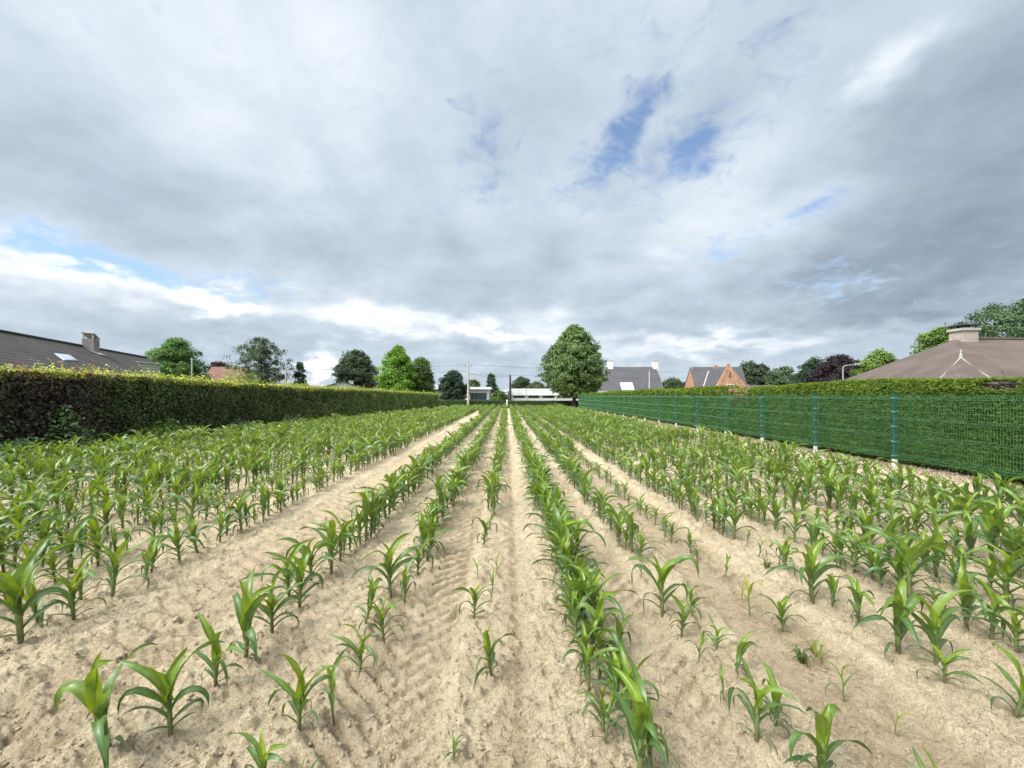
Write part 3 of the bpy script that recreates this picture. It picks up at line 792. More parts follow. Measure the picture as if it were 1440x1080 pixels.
# the lone tree in front of the white hall
b0, r0, h0 = at(768, 855, 461, 57.0)
tree('broadleaf_tree', 'dense egg-shaped green tree standing alone between white hall and green fence', 'tree', (b0[0] - 0.4, 57.0, -0.1), h0, egg(r0 * 0.90, 0.26), 1.75, (0.080, 0.135, 0.036), 900, 60, 0.55, 0.27, 0.26, col2=(0.125, 0.165, 0.075), stems=1, outer=0.74)
T('broadleaf_tree', 'round mid-green tree rising beside the end of the dark tiled roof', 'tree', (207, 287, 478, 52), dome, (0.070, 0.135, 0.034), z0=1.5, n_clumps=230, per=80, clump_r=0.75, leaf=0.26, col2=(0.10, 0.17, 0.045))
T('copper_tree', 'small dark purple tree crown above the red tiled roof', 'tree', (286, 330, 509, 80), dome, COPPER, n_clumps=80, per=60, clump_r=0.9, leaf=0.36)
T('birch_tree', 'airy grey-green tree with sky showing through its loose crown', 'tree', (326, 408, 475, 60), lambda r: egg(r, 0.5, 0.7), (0.062, 0.086, 0.052), z0=1.5, n_clumps=190, per=48, clump_r=0.75, leaf=0.24, gappy=0.46, outer=0.4)
T('conifer_tree', 'small dark conifer beside the airy grey-green tree', 'tree', (408, 436, 511, 62), cone, G_DARK, z0=0.5, n_clumps=90, per=50, clump_r=0.6, leaf=0.26, group=None)
T('pine_tree', 'wide dark olive tree behind the white gable house', 'tree', (470, 532, 496, 84), dome, (0.046, 0.066, 0.032), z0=1.5, n_clumps=190, per=60, clump_r=1.1, leaf=0.40, col2=G_OLIVE)
T('pine_tree', 'spreading pine with flat branches leaning beside the dark olive tree', 'tree', (462, 492, 508, 80), dome, G_DARK, z0=2.0, n_clumps=36, per=60, clump_r=0.9, leaf=0.34, gappy=0.42, lean=(0.8, 0))
T('broadleaf_tree', 'bright yellow-green pointed tree above the hedge', 'tree', (531, 588, 489, 66), lambda r: egg(r, 0.3, 1.1), (0.105, 0.200, 0.022), z0=1.2, n_clumps=210, per=75, clump_r=0.85, leaf=0.32)
T('broadleaf_tree', 'rounded green tree half behind the bright yellow-green tree', 'tree', (572, 611, 505, 70), dome, (0.070, 0.115, 0.030), z0=1.0, n_clumps=130, per=65, clump_r=0.85, leaf=0.34)
T('broadleaf_tree', 'very dark round tree in front of the flat-roofed house', 'tree', (617, 657, 524, 63), dome, (0.022, 0.044, 0.026), z0=0.6, n_clumps=170, per=70, clump_r=0.62, leaf=0.28)
T('conifer_tree', 'narrow pointed conifer between flat-roofed house and white hall', 'tree', (678, 703, 527, 88), cone, (0.034, 0.062, 0.028), z0=1.0, n_clumps=90, per=50, clump_r=0.8, leaf=0.36)
T('broadleaf_tree', 'pale distant tree behind the roof of the flat-roofed house', 'tree', (652, 676, 536, 100), dome, (0.075, 0.105, 0.040), n_clumps=60, per=50, clump_r=1.0, leaf=0.45)
T('shrub', 'mid-green shrub before the gable end of the white hall', 'shrub', (688, 715, 551, 63.5), dome, (0.055, 0.100, 0.024), z0=0.2, n_clumps=60, per=60, clump_r=0.42, leaf=0.22, trunk=0.05)
T('broadleaf_tree', 'tall distant tree behind the white hall beside the wooden pole', 'tree', (719, 748, 532, 105), dome, (0.052, 0.072, 0.036), n_clumps=90, per=55, clump_r=1.1, leaf=0.5, gappy=0.38)
T('broadleaf_tree', 'low olive tree behind the middle of the white hall', 'tree', (742, 768, 540, 100), dome, (0.060, 0.080, 0.034), n_clumps=80, per=55, clump_r=1.0, leaf=0.45)
T('broadleaf_tree', 'low green tree behind the white hall beside the egg-shaped tree', 'tree', (764, 800, 539, 98), dome, (0.066, 0.090, 0.036), n_clumps=80, per=55, clump_r=1.0, leaf=0.45)
T('broadleaf_tree', 'low hazy green tree beside the gable of the grey-roofed house', 'tree', (928, 965, 534, 100), dome, (0.050, 0.074, 0.034), n_clumps=80, per=50, clump_r=1.1, leaf=0.45)
T('pine_tree', 'dark spreading pine behind the orange brick house', 'tree', (1028, 1084, 511, 84), dome, (0.040, 0.058, 0.030), z0=1.5, n_clumps=170, per=60, clump_r=1.0, leaf=0.40)
T('broadleaf_tree', 'loose green tree between the dark pine and the copper beech', 'tree', (1078, 1122, 517, 78), dome, (0.068, 0.098, 0.046), n_clumps=95, per=55, clump_r=0.9, leaf=0.36, gappy=0.40)
T('broadleaf_tree', 'dark green round tree touching the copper beech', 'tree', (1122, 1166, 506, 66), dome, (0.030, 0.056, 0.032), z0=1.0, n_clumps=150, per=65, clump_r=0.85, leaf=0.32)
T('copper_beech', 'big purple-black copper beech behind the street lamp', 'tree', (1146, 1212, 502, 60), dome, (0.030, 0.020, 0.024), z0=1.0, n_clumps=230, per=70, clump_r=0.85, leaf=0.30, group='trees around the field')
T('broadleaf_tree', 'light green rounded tree beside the slope of the brown roof', 'tree', (1206, 1268, 496, 44), dome, (0.110, 0.170, 0.034), z0=0.8, n_clumps=170, per=70, clump_r=0.6, leaf=0.22)
T('broadleaf_tree', 'bright green tree behind the brown roof, close to its chimney', 'tree', (1284, 1362, 462, 42), dome, (0.095, 0.150, 0.030), z0=1.0, n_clumps=170, per=70, clump_r=0.7, leaf=0.24)
T('broadleaf_tree', 'tall dark tree with spreading boughs behind the brown roof', 'tree', (1330, 1560, 424, 43), dome, (0.045, 0.076, 0.034), z0=2.0, n_clumps=460, per=75, clump_r=0.85, leaf=0.27, gappy=0.33, col2=(0.06, 0.10, 0.034))

# ------------------------------------------------------------------ hedges
def strip_points(n, a, b, zlo, zhi, depth, topf, wav=0.10):
    """random points on the face (and the top) of a hedge running a->b; face towards the field"""
    d_ = b - a; ln = d_.length; d_ = d_ / ln
    out = Vector((d_.y, -d_.x, 0))                       # towards +x when running +y
    s = R.random(n) * ln; ontop = R.random(n) < topf
    z = np.where(ontop, zhi, zlo + (zhi - zlo) * R.random(n))
    inn = np.where(ontop, R.random(n) * depth, np.abs(R.normal(size=n)) * 0.07)
    return s, z, inn, ontop, np.array(d_), np.array(out)

# the clipped mixed hedge along the left
hd = empty('clipped_hedge', (-11.4, 28, 0), 'long clipped hedge of green and copper leaves with yellow shoots along the field', 'hedge')
LEN = (HEDGE_B - HEDGE_A).length
hz = lambda s: np.interp(s, [0, 11, 18, 30, 40, LEN], [2.36, 2.36, 2.17, 2.08, 1.93, 1.80])
def hedge_layer(n, near_pw, kind):
    s = LEN * R.random(n) ** near_pw
    top = hz(s) + 0.05 * (vnoise(s * 0.9, s * 0, 40) - 0.5)
    y_ = s / LEN
    cop = sstep(fbm(s * 0.16 + 3.1, s * 0 + 2.0, 2, 55), 0.40, 0.54) * (1 - 0.9 * sstep(s, 9, 18))
    if kind == 'shoot':
        z = top + R.gamma(1.6, 0.055, n) - 0.20 * R.random(n) - 0.02; inn = R.random(n) ** 1.3 * 1.1 - 0.12 - 0.1 * vnoise(s * 2.0, s * 0, 63)
    elif kind == 'top':
        z = top - R.random(n) * 0.06; inn = R.random(n) * 1.2 - 0.03
    else:
        z = 0.05 + (top - 0.05) * R.random(n) ** 0.85; inn = np.abs(R.normal(size=n)) * 0.13 - 0.0 - 0.26 * vnoise(s * 1.1, z * 1.3, 60) - 0.07 * vnoise(s * 4.5, z * 4.5, 61)
        inn = inn + 0.10 * sstep(z, 0.6, 0.0)
    return s, z, inn, cop
dvec = np.array((HEDGE_B - HEDGE_A) / LEN); ovec = np.array([dvec[1], -dvec[0], 0])
def hedge_obj(name, groups):
    VV, FF, CC = [], [], []; b_ = 0
    for (s, z, inn, L, asp, col, nz) in groups:
        n = len(s)
        p = np.array(HEDGE_A)[None] + dvec[None] * s[:, None] - ovec[None] * inn[:, None]
        p[:, 2] = z
        nr = ovec[None] * (1 - nz)[:, None] + np.array([0, 0, 1.0]) * (0.25 + nz)[:, None] + R.normal(size=(n, 3)) * 0.5
        v, f, c = leaf_cards(p, nr, L, L * asp, col, droop=0.3)
        VV.append(v); FF.append(f + b_); CC.append(c); b_ += len(v)
    link(name, np_mesh(name, np.concatenate(VV), np.concatenate(FF), M['hedge'], np.concatenate(CC)), hd)
gr, cp, nw = [], [], []
for n, pw, kind in ((46000, 1.75, 'face'), (30000, 1.0, 'face'), (9000, 1.3, 'top')):
    s, z, inn, cop = hedge_layer(n, pw, kind)
    L = 0.075 * R.uniform(0.7, 1.3, n) * (1 + s / LEN * 1.0)
    isc = R.random(n) < cop * (0.92 if kind == 'face' else 0.5)
    nz = np.full(n, 1.2 if kind == 'top' else 0.1)
    fresh = (R.random(n) < 0.06 + 0.30 * sstep(vnoise(s * 1.3, z * 2.2, 70), 0.62, 0.85))
    cg = np.where(fresh[:, None], jitter((0.120, 0.150, 0.040), n), jitter((0.058, 0.084, 0.030), n, 0.4))
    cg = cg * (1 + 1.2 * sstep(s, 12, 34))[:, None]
    cc2 = jitter((0.046, 0.023, 0.026), n, 0.6)
    pale = R.random(n) < 0.07; cc2[pale] = jitter((0.12, 0.09, 0.10), int(pale.sum()))
    g = ~isc
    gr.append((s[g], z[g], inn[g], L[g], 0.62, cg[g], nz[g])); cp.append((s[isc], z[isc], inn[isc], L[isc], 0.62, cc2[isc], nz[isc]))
n = 40000
s, z, inn, cop = hedge_layer(n, 1.35, 'shoot')
L = 0.07 * R.uniform(0.7, 1.3, n) * (1 + s / LEN * 1.1)
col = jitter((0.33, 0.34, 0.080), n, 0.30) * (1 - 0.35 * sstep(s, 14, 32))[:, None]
k = R.random(n) < 0.35; col[k] = jitter((0.20, 0.27, 0.04), int(k.sum()))
clus = sstep(fbm(s * 1.7, s * 0 + 7, 2, 90), 0.52, 0.66) * cop
k = R.random(n) < clus * 0.6; col[k] = jitter((0.30, 0.055, 0.050), int(k.sum()), 0.35)
k = R.random(n) < 0.10 * (1 - sstep(s, 24, 32)); col[k] = jitter((0.36, 0.20, 0.11), int(k.sum()))
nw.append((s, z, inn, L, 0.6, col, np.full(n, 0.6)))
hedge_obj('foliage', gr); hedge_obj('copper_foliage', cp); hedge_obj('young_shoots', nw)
mb = MB()
segs = 24
for i in range(segs):
    s0, s1 = LEN * i / segs, LEN * (i + 1) / segs
    q = []
    for zt in (0, 1):
        for (ss, inn_) in ((s0, 1.05), (s0, 0.16), (s1, 0.16), (s1, 1.05)):
            p_ = np.array(HEDGE_A) + dvec * ss - ovec * inn_
            q.append((p_[0], p_[1], -0.2 if zt == 0 else float(hz(np.array([ss]))[0]) - 0.10))
    mb.hexa(q[:4] + q[4:])
mb.build('shade_core', M['core'], hd)

# low plants at the foot of the hedge
def leafy_plant(name, label, cat, base, r, h, col, n, leaf, group=None, aspect=0.62):
    e = empty(name, base, label, cat, group)
    u = R.normal(size=(n, 3)); u /= np.linalg.norm(u, axis=1, keepdims=True); u[:, 2] = np.abs(u[:, 2])
    rad = R.random((n, 1)) ** 0.4
    p = u * rad * np.array([r, r, h]) * (0.75 + 0.5 * vnoise(u[:, 0] * 3 + base[0], u[:, 1] * 3 + base[1], 15)[:, None])
    p[:, 2] += 0.03
    L = leaf * R.uniform(0.6, 1.3, n)
    v, f, c = leaf_cards(p + np.array(base), u * 0.6 + np.array([0, 0, 0.9]) + R.normal(size=(n, 3)) * 0.35, L, L * aspect, jitter(col, n, 0.25))
    link('leaves', np_mesh('leaves', v, f, M['hedge'], c), e)
    mb = MB()
    for i in range(7):
        a = R.uniform(0, 6.28)
        mb.tube([(base[0], base[1], base[2] - 0.05), (base[0] + cos(a) * r * .3, base[1] + sin(a) * r * .3, base[2] + h * .6), (base[0] + cos(a) * r * .75, base[1] + sin(a) * r * .75, base[2] + h * .8)], [0.012, 0.008, 0.004], 5)
    mb.build('stems', M['bark'], e)
    return e
hx = lambda y, o: hedge_x(y) + o
BG = 'brambles at the foot of the long hedge'
leafy_plant('bramble_bush', 'low spreading bramble on the ground where the hedge meets the frame edge', 'bramble', (hx(10.6, .75), 10.6, 0), 0.8, 0.55, (0.085, 0.140, 0.060), 1300, 0.12, BG)
leafy_plant('bramble_bush', 'bramble climbing the copper part of the hedge, the tallest of the brambles', 'bramble', (hx(12.0, .30), 12.0, 0), 0.62, 1.35, (0.075, 0.125, 0.055), 1100, 0.125, BG)
leafy_plant('bramble_bush', 'fresh green bramble before the hedge in the middle of the row of brambles', 'bramble', (hx(15.0, .35), 15.0, 0), 0.72, 0.85, (0.120, 0.175, 0.045), 900, 0.125, BG)
leafy_plant('bramble_bush', 'dusty bramble below the hedge next to the red young shoots', 'bramble', (hx(18.6, .40), 18.6, 0), 0.9, 0.62, (0.105, 0.145, 0.080), 900, 0.125, BG)
leafy_plant('bramble_bush', 'bluish bramble at the hedge foot, the one deepest into the field', 'bramble', (hx(22.0, .40), 22.0, 0), 1.0, 0.75, (0.095, 0.140, 0.085), 900, 0.125, BG)
leafy_plant('shrub', 'loose bright green shrub growing out above the clipped hedge', 'shrub', (hx(20.0, -1.0), 20.6, 1.7), 1.25, 1.22, (0.150, 0.205, 0.042), 2300, 0.10)
leafy_plant('shrub', 'rounded bright shrub peeping over the hedge beside the white gable house', 'shrub', (hx(24.2, -1.1), 24.6, 1.9), 0.9, 0.62, (0.150, 0.200, 0.032), 900, 0.11)

# grass along the hedge
def blades(n, xy, hgt, col, name, label, cat, lean=0.5, wid=0.012):
    x, y = xy
    z, _ = soil(x, y)
    a = R.uniform(0, 6.28, n); h = hgt * R.uniform(0.5, 1.3, n); ln = h * lean * R.random(n)
    w = wid * (1 + y / 22)
    b_ = np.stack([x, y, z - 0.03], -1); sd_ = np.stack([np.cos(a) * w, np.sin(a) * w, 0 * a], -1)
    tp = b_ + np.stack([-np.sin(a) * ln, np.cos(a) * ln, h], -1)
    v = np.stack([b_ - sd_, b_ + sd_, tp], 1).reshape(-1, 3)
    o = link(name, np_mesh(name, v, np.arange(n * 3).reshape(n, 3), M['grass'], np.repeat(jitter(col, n, 0.25), 3, 0)))
    tag(o, label, cat, kind='stuff')
n = 26000
y = 9 + 47 * R.random(n); x = hedge_x(y) - 0.1 + 1.25 * R.random(n) ** 1.2 * (0.35 + 0.65 * sstep(y, 22, 36))
blades(n, (x, y), 0.20, (0.080, 0.145, 0.030), 'grass', 'green grass verge between the clipped hedge and the maize', 'grass')
n = 15000
y = 6 + 50 * R.random(n) ** 1.5; x = 9.85 - 1.15 * R.random(n) ** 1.3
blades(n, (x, y), 0.085, (0.33, 0.285, 0.205), 'dry_grass', 'dry straw-coloured weeds on the strip under the green fence', 'dry grass', 0.9)
n = 9000
y = 54.5 + 3.0 * R.random(n); x = -8.5 + 17.5 * R.random(n)
blades(n, (x, y), 0.22, (0.085, 0.150, 0.034), 'headland_grass', 'strip of grass between the maize and the low far hedge', 'grass')

# thuja hedge behind the fence
TX = 9.72
th = empty('thuja_hedge', (TX + 0.5, 30, 0), 'tall clipped green thuja hedge standing close behind the green mesh fence', 'hedge')
def thuja(n, ymin, ymax, pw, L0):
    y = ymin + (ymax - ymin) * R.random(n) ** pw
    top = 2.09 + 0.04 * np.sin(y * 0.7) + 0.06 * (vnoise(y * 1.1, y * 0, 8) - 0.5) - 0.20 * sstep(y, 28, 54)
    gapm = sstep(np.abs(y - 17.3), 1.0, 0.5)                       # the damaged stretch
    top = top - 0.32 * gapm
    kt = R.random(n) < 0.20
    z = np.where(kt, top - 0.02, 0.10 + (top - 0.10) * R.random(n) ** 0.9)
    hole = ((y - 8.05) / 0.34) ** 2 + ((z - 1.93) / 0.10) ** 2 < 1 + 0.6 * (R.random(n) - 0.5)
    inn = np.where(kt, R.random(n) * 1.0, np.abs(R.normal(size=n)) * 0.09 - 0.08 * fbm(y * 1.8, z * 2.2, 3, 33))
    inn = inn - 0.05 * vnoise(y * 5, z * 6, 34) + np.where(z < 0.5, 0.15 * (0.5 - z), 0)
    ok = ~hole
    y, z, inn, kt = y[ok], z[ok], inn[ok], kt[ok]; n = len(y)
    p = np.stack([TX + inn, y, z], -1)
    nr = np.stack([-np.where(kt, 0.3, 1.0), R.normal(size=n) * 0.4, np.where(kt, 1.0, 0.35)], -1) + R.normal(size=(n, 3)) * 0.35
    al = np.stack([-0.35 + R.normal(size=n) * 0.3, R.normal(size=n) * 0.75, np.where(kt, 0.7, 0.15) + R.normal(size=n) * 0.5], -1)
    nr = nr - al * (np.sum(nr * al, 1) / np.sum(al * al, 1))[:, None]
    L = L0 * R.uniform(0.6, 1.4, n) * (1 + np.maximum(y - 10, 0) / 28)
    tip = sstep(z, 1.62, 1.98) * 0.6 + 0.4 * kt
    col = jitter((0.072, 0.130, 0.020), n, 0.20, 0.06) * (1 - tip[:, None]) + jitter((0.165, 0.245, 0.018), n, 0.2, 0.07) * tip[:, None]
    br_ = R.random(n) < 0.5 * sstep(np.abs(y - 17.3), 1.3, 0.4) * sstep(z, 1.25, 1.6); col[br_] = jitter((0.16, 0.12, 0.06), int(br_.sum()))
    return leaf_cards(p, nr, L, L * 0.26, col, along=al, fold=0.1)
parts = [thuja(105000, 5.2, 16, 1.15, 0.088), thuja(62000, 15.5, 54.5, 1.25, 0.115)]
VV = np.concatenate([q[0] for q in parts]); FF = np.concatenate([parts[0][1], parts[1][1] + len(parts[0][0])]); CC = np.concatenate([q[2] for q in parts])
link('foliage', np_mesh('foliage', VV, FF, M['thuja'], CC), th)
mb = MB()
for (ya, yb, zt) in ((4.9, 16.5, 1.95), (16.503, 18.1, 1.66), (18.103, 54.5, 1.86)):
    mb.box((TX + 0.62, (ya + yb) / 2, zt / 2 - 0.1), (0.98, yb - ya, zt + 0.2))
mb.build('shade_core', M['thujacore'], th)
mb = MB()
for i in range(150):
    y = 8.05 + R.normal() * 0.2; z = 1.93 + R.normal() * 0.06; a = R.uniform(-0.5, 0.5)
    mb.tube([(TX + 0.16, y, z), (TX + 0.02 + R.normal() * .03, y + a * .25, z + R.normal() * .05)], 0.004, 4, False)
mb.build('bare_twigs', M['wood_grey'], th, 'bare brown twigs in a damaged hollow near the top')

# low far hedge
def box_hedge(name, label, x0, x1, y0, dep, h, n, col, leaf):
    e = empty(name, ((x0 + x1) / 2, y0 + dep / 2, 0), label, 'hedge', 'low hedges closing the far end of the field')
    x = x0 + (x1 - x0) * R.random(n); kt = R.random(n) < 0.35
    z = np.where(kt, h, h * R.random(n)); yy = y0 + np.where(kt, dep * R.random(n), 0.05 * R.normal(size=n))
    p = np.stack([x, yy, z + 0.03 * R.normal(size=n)], -1)
    nr = np.stack([R.normal(size=n) * .4, np.where(kt, -0.2, -1.0), np.where(kt, 1.0, 0.3)], -1) + R.normal(size=(n, 3)) * 0.3
    L = leaf * R.uniform(0.7, 1.3, n)
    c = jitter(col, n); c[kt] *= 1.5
    v, f, c = leaf_cards(p, nr, L, L * 0.6, c)
    link('foliage', np_mesh('foliage', v, f, M['hedge'], c), e)
    MB().box(((x0 + x1) / 2, y0 + dep / 2 + 0.06, h / 2 - 0.12), (x1 - x0 - 0.1, dep, h + 0.1)).build('shade_core', M['core'], e)
box_hedge('low_hedge', 'low dark clipped hedge under the flat-roofed house', -10.8, -0.35, 57.6, 0.8, 1.02, 7000, (0.038, 0.066, 0.020), 0.15)
box_hedge('low_hedge', 'low dark clipped hedge under the white hall', 0.2, 10.4, 58.0, 0.8, 0.92, 7000, (0.036, 0.058, 0.020), 0.15)
leafy_plant('shrub', 'small round shrub at the foot of the egg-shaped tree', 'shrub', (7.1, 56.4, 0), 1.5, 0.62, (0.066, 0.105, 0.028), 900, 0.16)

# ------------------------------------------------------------------ green mesh fence
fe = empty('mesh_fence', (FENCE_X, 30, 0), 'dark green welded mesh fence on white-footed posts in front of the thuja hedge', 'fence')
PH, PB, STEP = 1.72, 0.22, 2.53
posts = [9.83 + STEP * i for i in range(-2, 18)]
pm = MB(); pm.box((0, 0, (PB - 0.02 + PH + 0.03) / 2), (0.062, 0.062, PH + 0.03 - PB + 0.02))
pm.box((0, 0, PH + 0.045), (0.070, 0.070, 0.024))
post_me = pm.mesh('post', M['post'])
fm = MB(); fm.box((0, 0, 0.02), (0.074, 0.074, 0.35))
foot_me = fm.mesh('concrete_footing', M['footing'])
cm = MB()
cm.box((0, 0, 0), (0.088, 0.10, 0.026)); cm.box((-0.05, 0, 0), (0.014, 0.03, 0.03))
clip_me = cm.mesh('clip', M['clip'])
# a panel: vertical wires every 50 mm, pairs of horizontal wires, pressed V-folds
wm = MB()
def zig(z):
    for f in (0.30, 0.75, 1.15, 1.62):
        dd = abs(z - f)
        if dd < 0.05: return -0.035 * (1 - dd / 0.05)
    return 0.0
def wire(p0, p1, r, k=3):
    p0, p1 = Vector(p0), Vector(p1); t = (p1 - p0).normalized()
    a = t.cross(Vector((0.3, 0.9, 0.31))).normalized(); b_ = t.cross(a)
    A = [p0 + (a * cos(2.094 * j) + b_ * sin(2.094 * j)) * r for j in range(3)]; B = [p1 + (a * cos(2.094 * j) + b_ * sin(2.094 * j)) * r for j in range(3)]
    for j in range(3): wm.poly([A[j], B[j], B[(j + 1) % 3], A[(j + 1) % 3]], uv=[(0, 0)] * 4)
zs = [PB, 0.25, 0.30, 0.35, 0.70, 0.75, 0.80, 1.10, 1.15, 1.20, 1.57, 1.62, 1.67, PH]
for i in range(50):
    yy = 0.04 + i * (STEP - 0.08) / 49
    for z0_, z1_ in zip(zs[:-1], zs[1:]): wire((zig(z0_), yy, z0_), (zig(z1_), yy, z1_), 0.0030)
for z in [PB + 0.01, 0.25, 0.30, 0.35, 0.5, 0.62, 0.70, 0.75, 0.80, 0.92, 1.10, 1.15, 1.20, 1.34, 1.48, 1.57, 1.62, 1.67, PH - 0.01]:
    wire((zig(z) + 0.006, 0.035, z), (zig(z) + 0.006, STEP - 0.035, z), 0.0036)
panel_me = wm.mesh('mesh_panel', M['fence'])
def kid(name, me, loc, parent):
    o = bpy.data.objects.new(name, me); COL.objects.link(o); o.parent = parent
    o.location = Vector(loc) - parent.location if parent.parent is None else Vector(loc)
    return o
for i, y in enumerate(posts):
    x = FENCE_X + R.normal() * 0.008
    p = kid('post', post_me, (x, y, 0), fe)
    kid('concrete_footing', foot_me, (x, y, 0), fe)
    for z in (0.28, 0.62, 0.98, 1.33, 1.66): kid('clip', clip_me, (-0.004, 0, z), p)
    if i < len(posts) - 1: kid('mesh_panel', panel_me, (FENCE_X - 0.045, y, 0), fe)

# ------------------------------------------------------------------ houses
def slope(mb, pts, th=0.12): mb.slab(pts, th)

def wallbox(e, name, x0, x1, y0, y1, z1, mat, z0=-0.25):
    return MB().box(((x0 + x1) / 2, (y0 + y1) / 2, (z0 + z1) / 2), (x1 - x0, y1 - y0, z1 - z0)).build(name, mat, e)

# --- dark tiled house on the left
RD = Vector((-0.344, 0.939, 0)); RN = Vector((0.939, 0.344, 0))           # ridge direction, downslope direction
r_far = P(205, 503, 46.7); r_far.z = 6.0
r_near = r_far - RD * 34
SL = 0.60
ev = lambda p, k: p + RN * k - Vector((0, 0, k * SL))
e = empty('tiled_house', tuple(((r_far + r_near) / 2).xy.to_3d()), 'house with large dark brown tiled roof showing over the copper hedge', 'house')
def on_roof(px, py):
    """where the sight line through a pixel meets the roof's field side"""
    o_ = Vector((0, 0, EYE)); q = (P(px, py, 1) - o_)
    nn = Vector((RN.x * SL, RN.y * SL, 1)); t = (r_far - o_).dot(nn) / q.dot(nn)
    return o_ + q * t
mb = MB()
A1, B1, C1 = on_roof(223, 512), on_roof(191, 508.5), on_roof(214, 538)
mb.slab([r_near, ev(r_near, 6.6), C1, B1, A1, r_far], 0.14)
bk = lambda p, k: p - RN * k - Vector((0, 0, k * SL))
mb.slab([bk(r_near, 6.4), r_near + Vector((0, 0, 0)), r_far, bk(r_far, 6.4)], 0.14)
rf = mb.build('roof', M['tile_dark'], e)
mb = MB(); mb.tube([r_near + Vector((0, 0, .02)), r_far + Vector((0, 0, .02))], 0.13, 8); mb.build('ridge_tiles', M['tile_dark'], e)
c0 = (r_near + r_far) / 2
mb = MB()
wn_, wf_ = r_near - RD * 0 + RD * 0.4, r_far - RD * 0.4
q = []
for zt in (-0.25, 2.35):
    for p in (wn_ - RN * 5.9, wn_ + RN * 5.9, C1 - RD * 1.2 + RN * 0, wf_ - RN * 5.9): q.append((p.x, p.y, zt))
mb.hexa(q)
mb.build('wall', M['beige'], e)
# gable wall and fascia of the far end
mb = MB(); a_, b_ = A1 - Vector((0, 0, 0.15)), B1 - Vector((0, 0, 0.15))
mb.hexa([(b_.x, b_.y, -0.2), (a_.x, a_.y, -0.2), (a_.x - .1, a_.y + .35, -0.2), (b_.x - .1, b_.y + .35, -0.2), tuple(b_), tuple(a_), (a_.x - .1, a_.y + .35, a_.z), (b_.x - .1, b_.y + .35, b_.z)])
mb.build('gable_wall', M['beige'], e)
mb = MB(); mb.tube([B1 + Vector((0.05, -0.1, -0.05)), A1 + Vector((0.25, -0.1, -0.05))], 0.09, 8); mb.build('gutter', M['galv'], e)
# chimney with two leaning cap slabs
cp_ = on_roof(122, 491)
cz = cp_.z
ang = atan2(RD.y, RD.x)
ch = MB().box((cp_.x - 0.15, cp_.y + 0.5, cz + 0.02), (0.90, 0.80, 1.8), ang).build('chimney', M['brick_grey'], rf)
def sub(mb, name, mat, parent):                       # a sub-part: its mesh is in world coordinates too
    o = bpy.data.objects.new(name, mb.mesh(name, mat)); COL.objects.link(o); o.parent = parent
    return o
mb = MB(); cxx, cyy = cp_.x - 0.15, cp_.y + 0.5
t0, u0 = RD * 0.47, RN * 0.44
top = Vector((cxx, cyy, cz + 0.92))
mb.slab([top - t0 - u0 + Vector((0, 0, .62)), top - t0 + u0 + Vector((0, 0, .55)), top + t0 + u0 + Vector((0, 0, .12)), top + t0 - u0 + Vector((0, 0, .2))], 0.09)
for sgn in (-1, 1):
    mb.box(tuple(top - RD * 0.36 + RN * 0.32 * sgn + Vector((0, 0, .25))), (0.10, 0.10, 0.55), ang)
sub(mb, 'chimney_cap', M['concrete'], ch)
mb = MB(); mb.slab([ev(Vector((cxx, cyy, 0)) - t0 * 1.2, .2) + Vector((0, 0, cz + .05)), ev(Vector((cxx, cyy, 0)) - t0 * 1.2, .85) + Vector((0, 0, cz + .07)), ev(Vector((cxx, cyy, 0)) + t0 * 1.2, .85) + Vector((0, 0, cz + .07)), ev(Vector((cxx, cyy, 0)) + t0 * 1.2, .2) + Vector((0, 0, cz + .05))], 0.03)
sub(mb, 'flashing', M['lead'], ch)
up = Vector((RN.x * SL, RN.y * SL, 1)).normalized()
sk = [on_roof(78, 498), on_roof(90, 506.8), on_roof(107.5, 507.2), on_roof(97, 500)]
sm_ = sum(sk, Vector()) / 4
mb = MB(); mb.slab([p + (p - sm_) * 0.12 + up * 0.05 for p in sk], 0.06); fr = mb.build('skylight', M['lead'], rf)
fr.location = (0, 0, 0)
mb = MB(); mb.slab([p + up * 0.075 for p in sk], 0.02); sub(mb, 'pane', M['skyglass'], fr)
ch.location = (0, 0, 0)

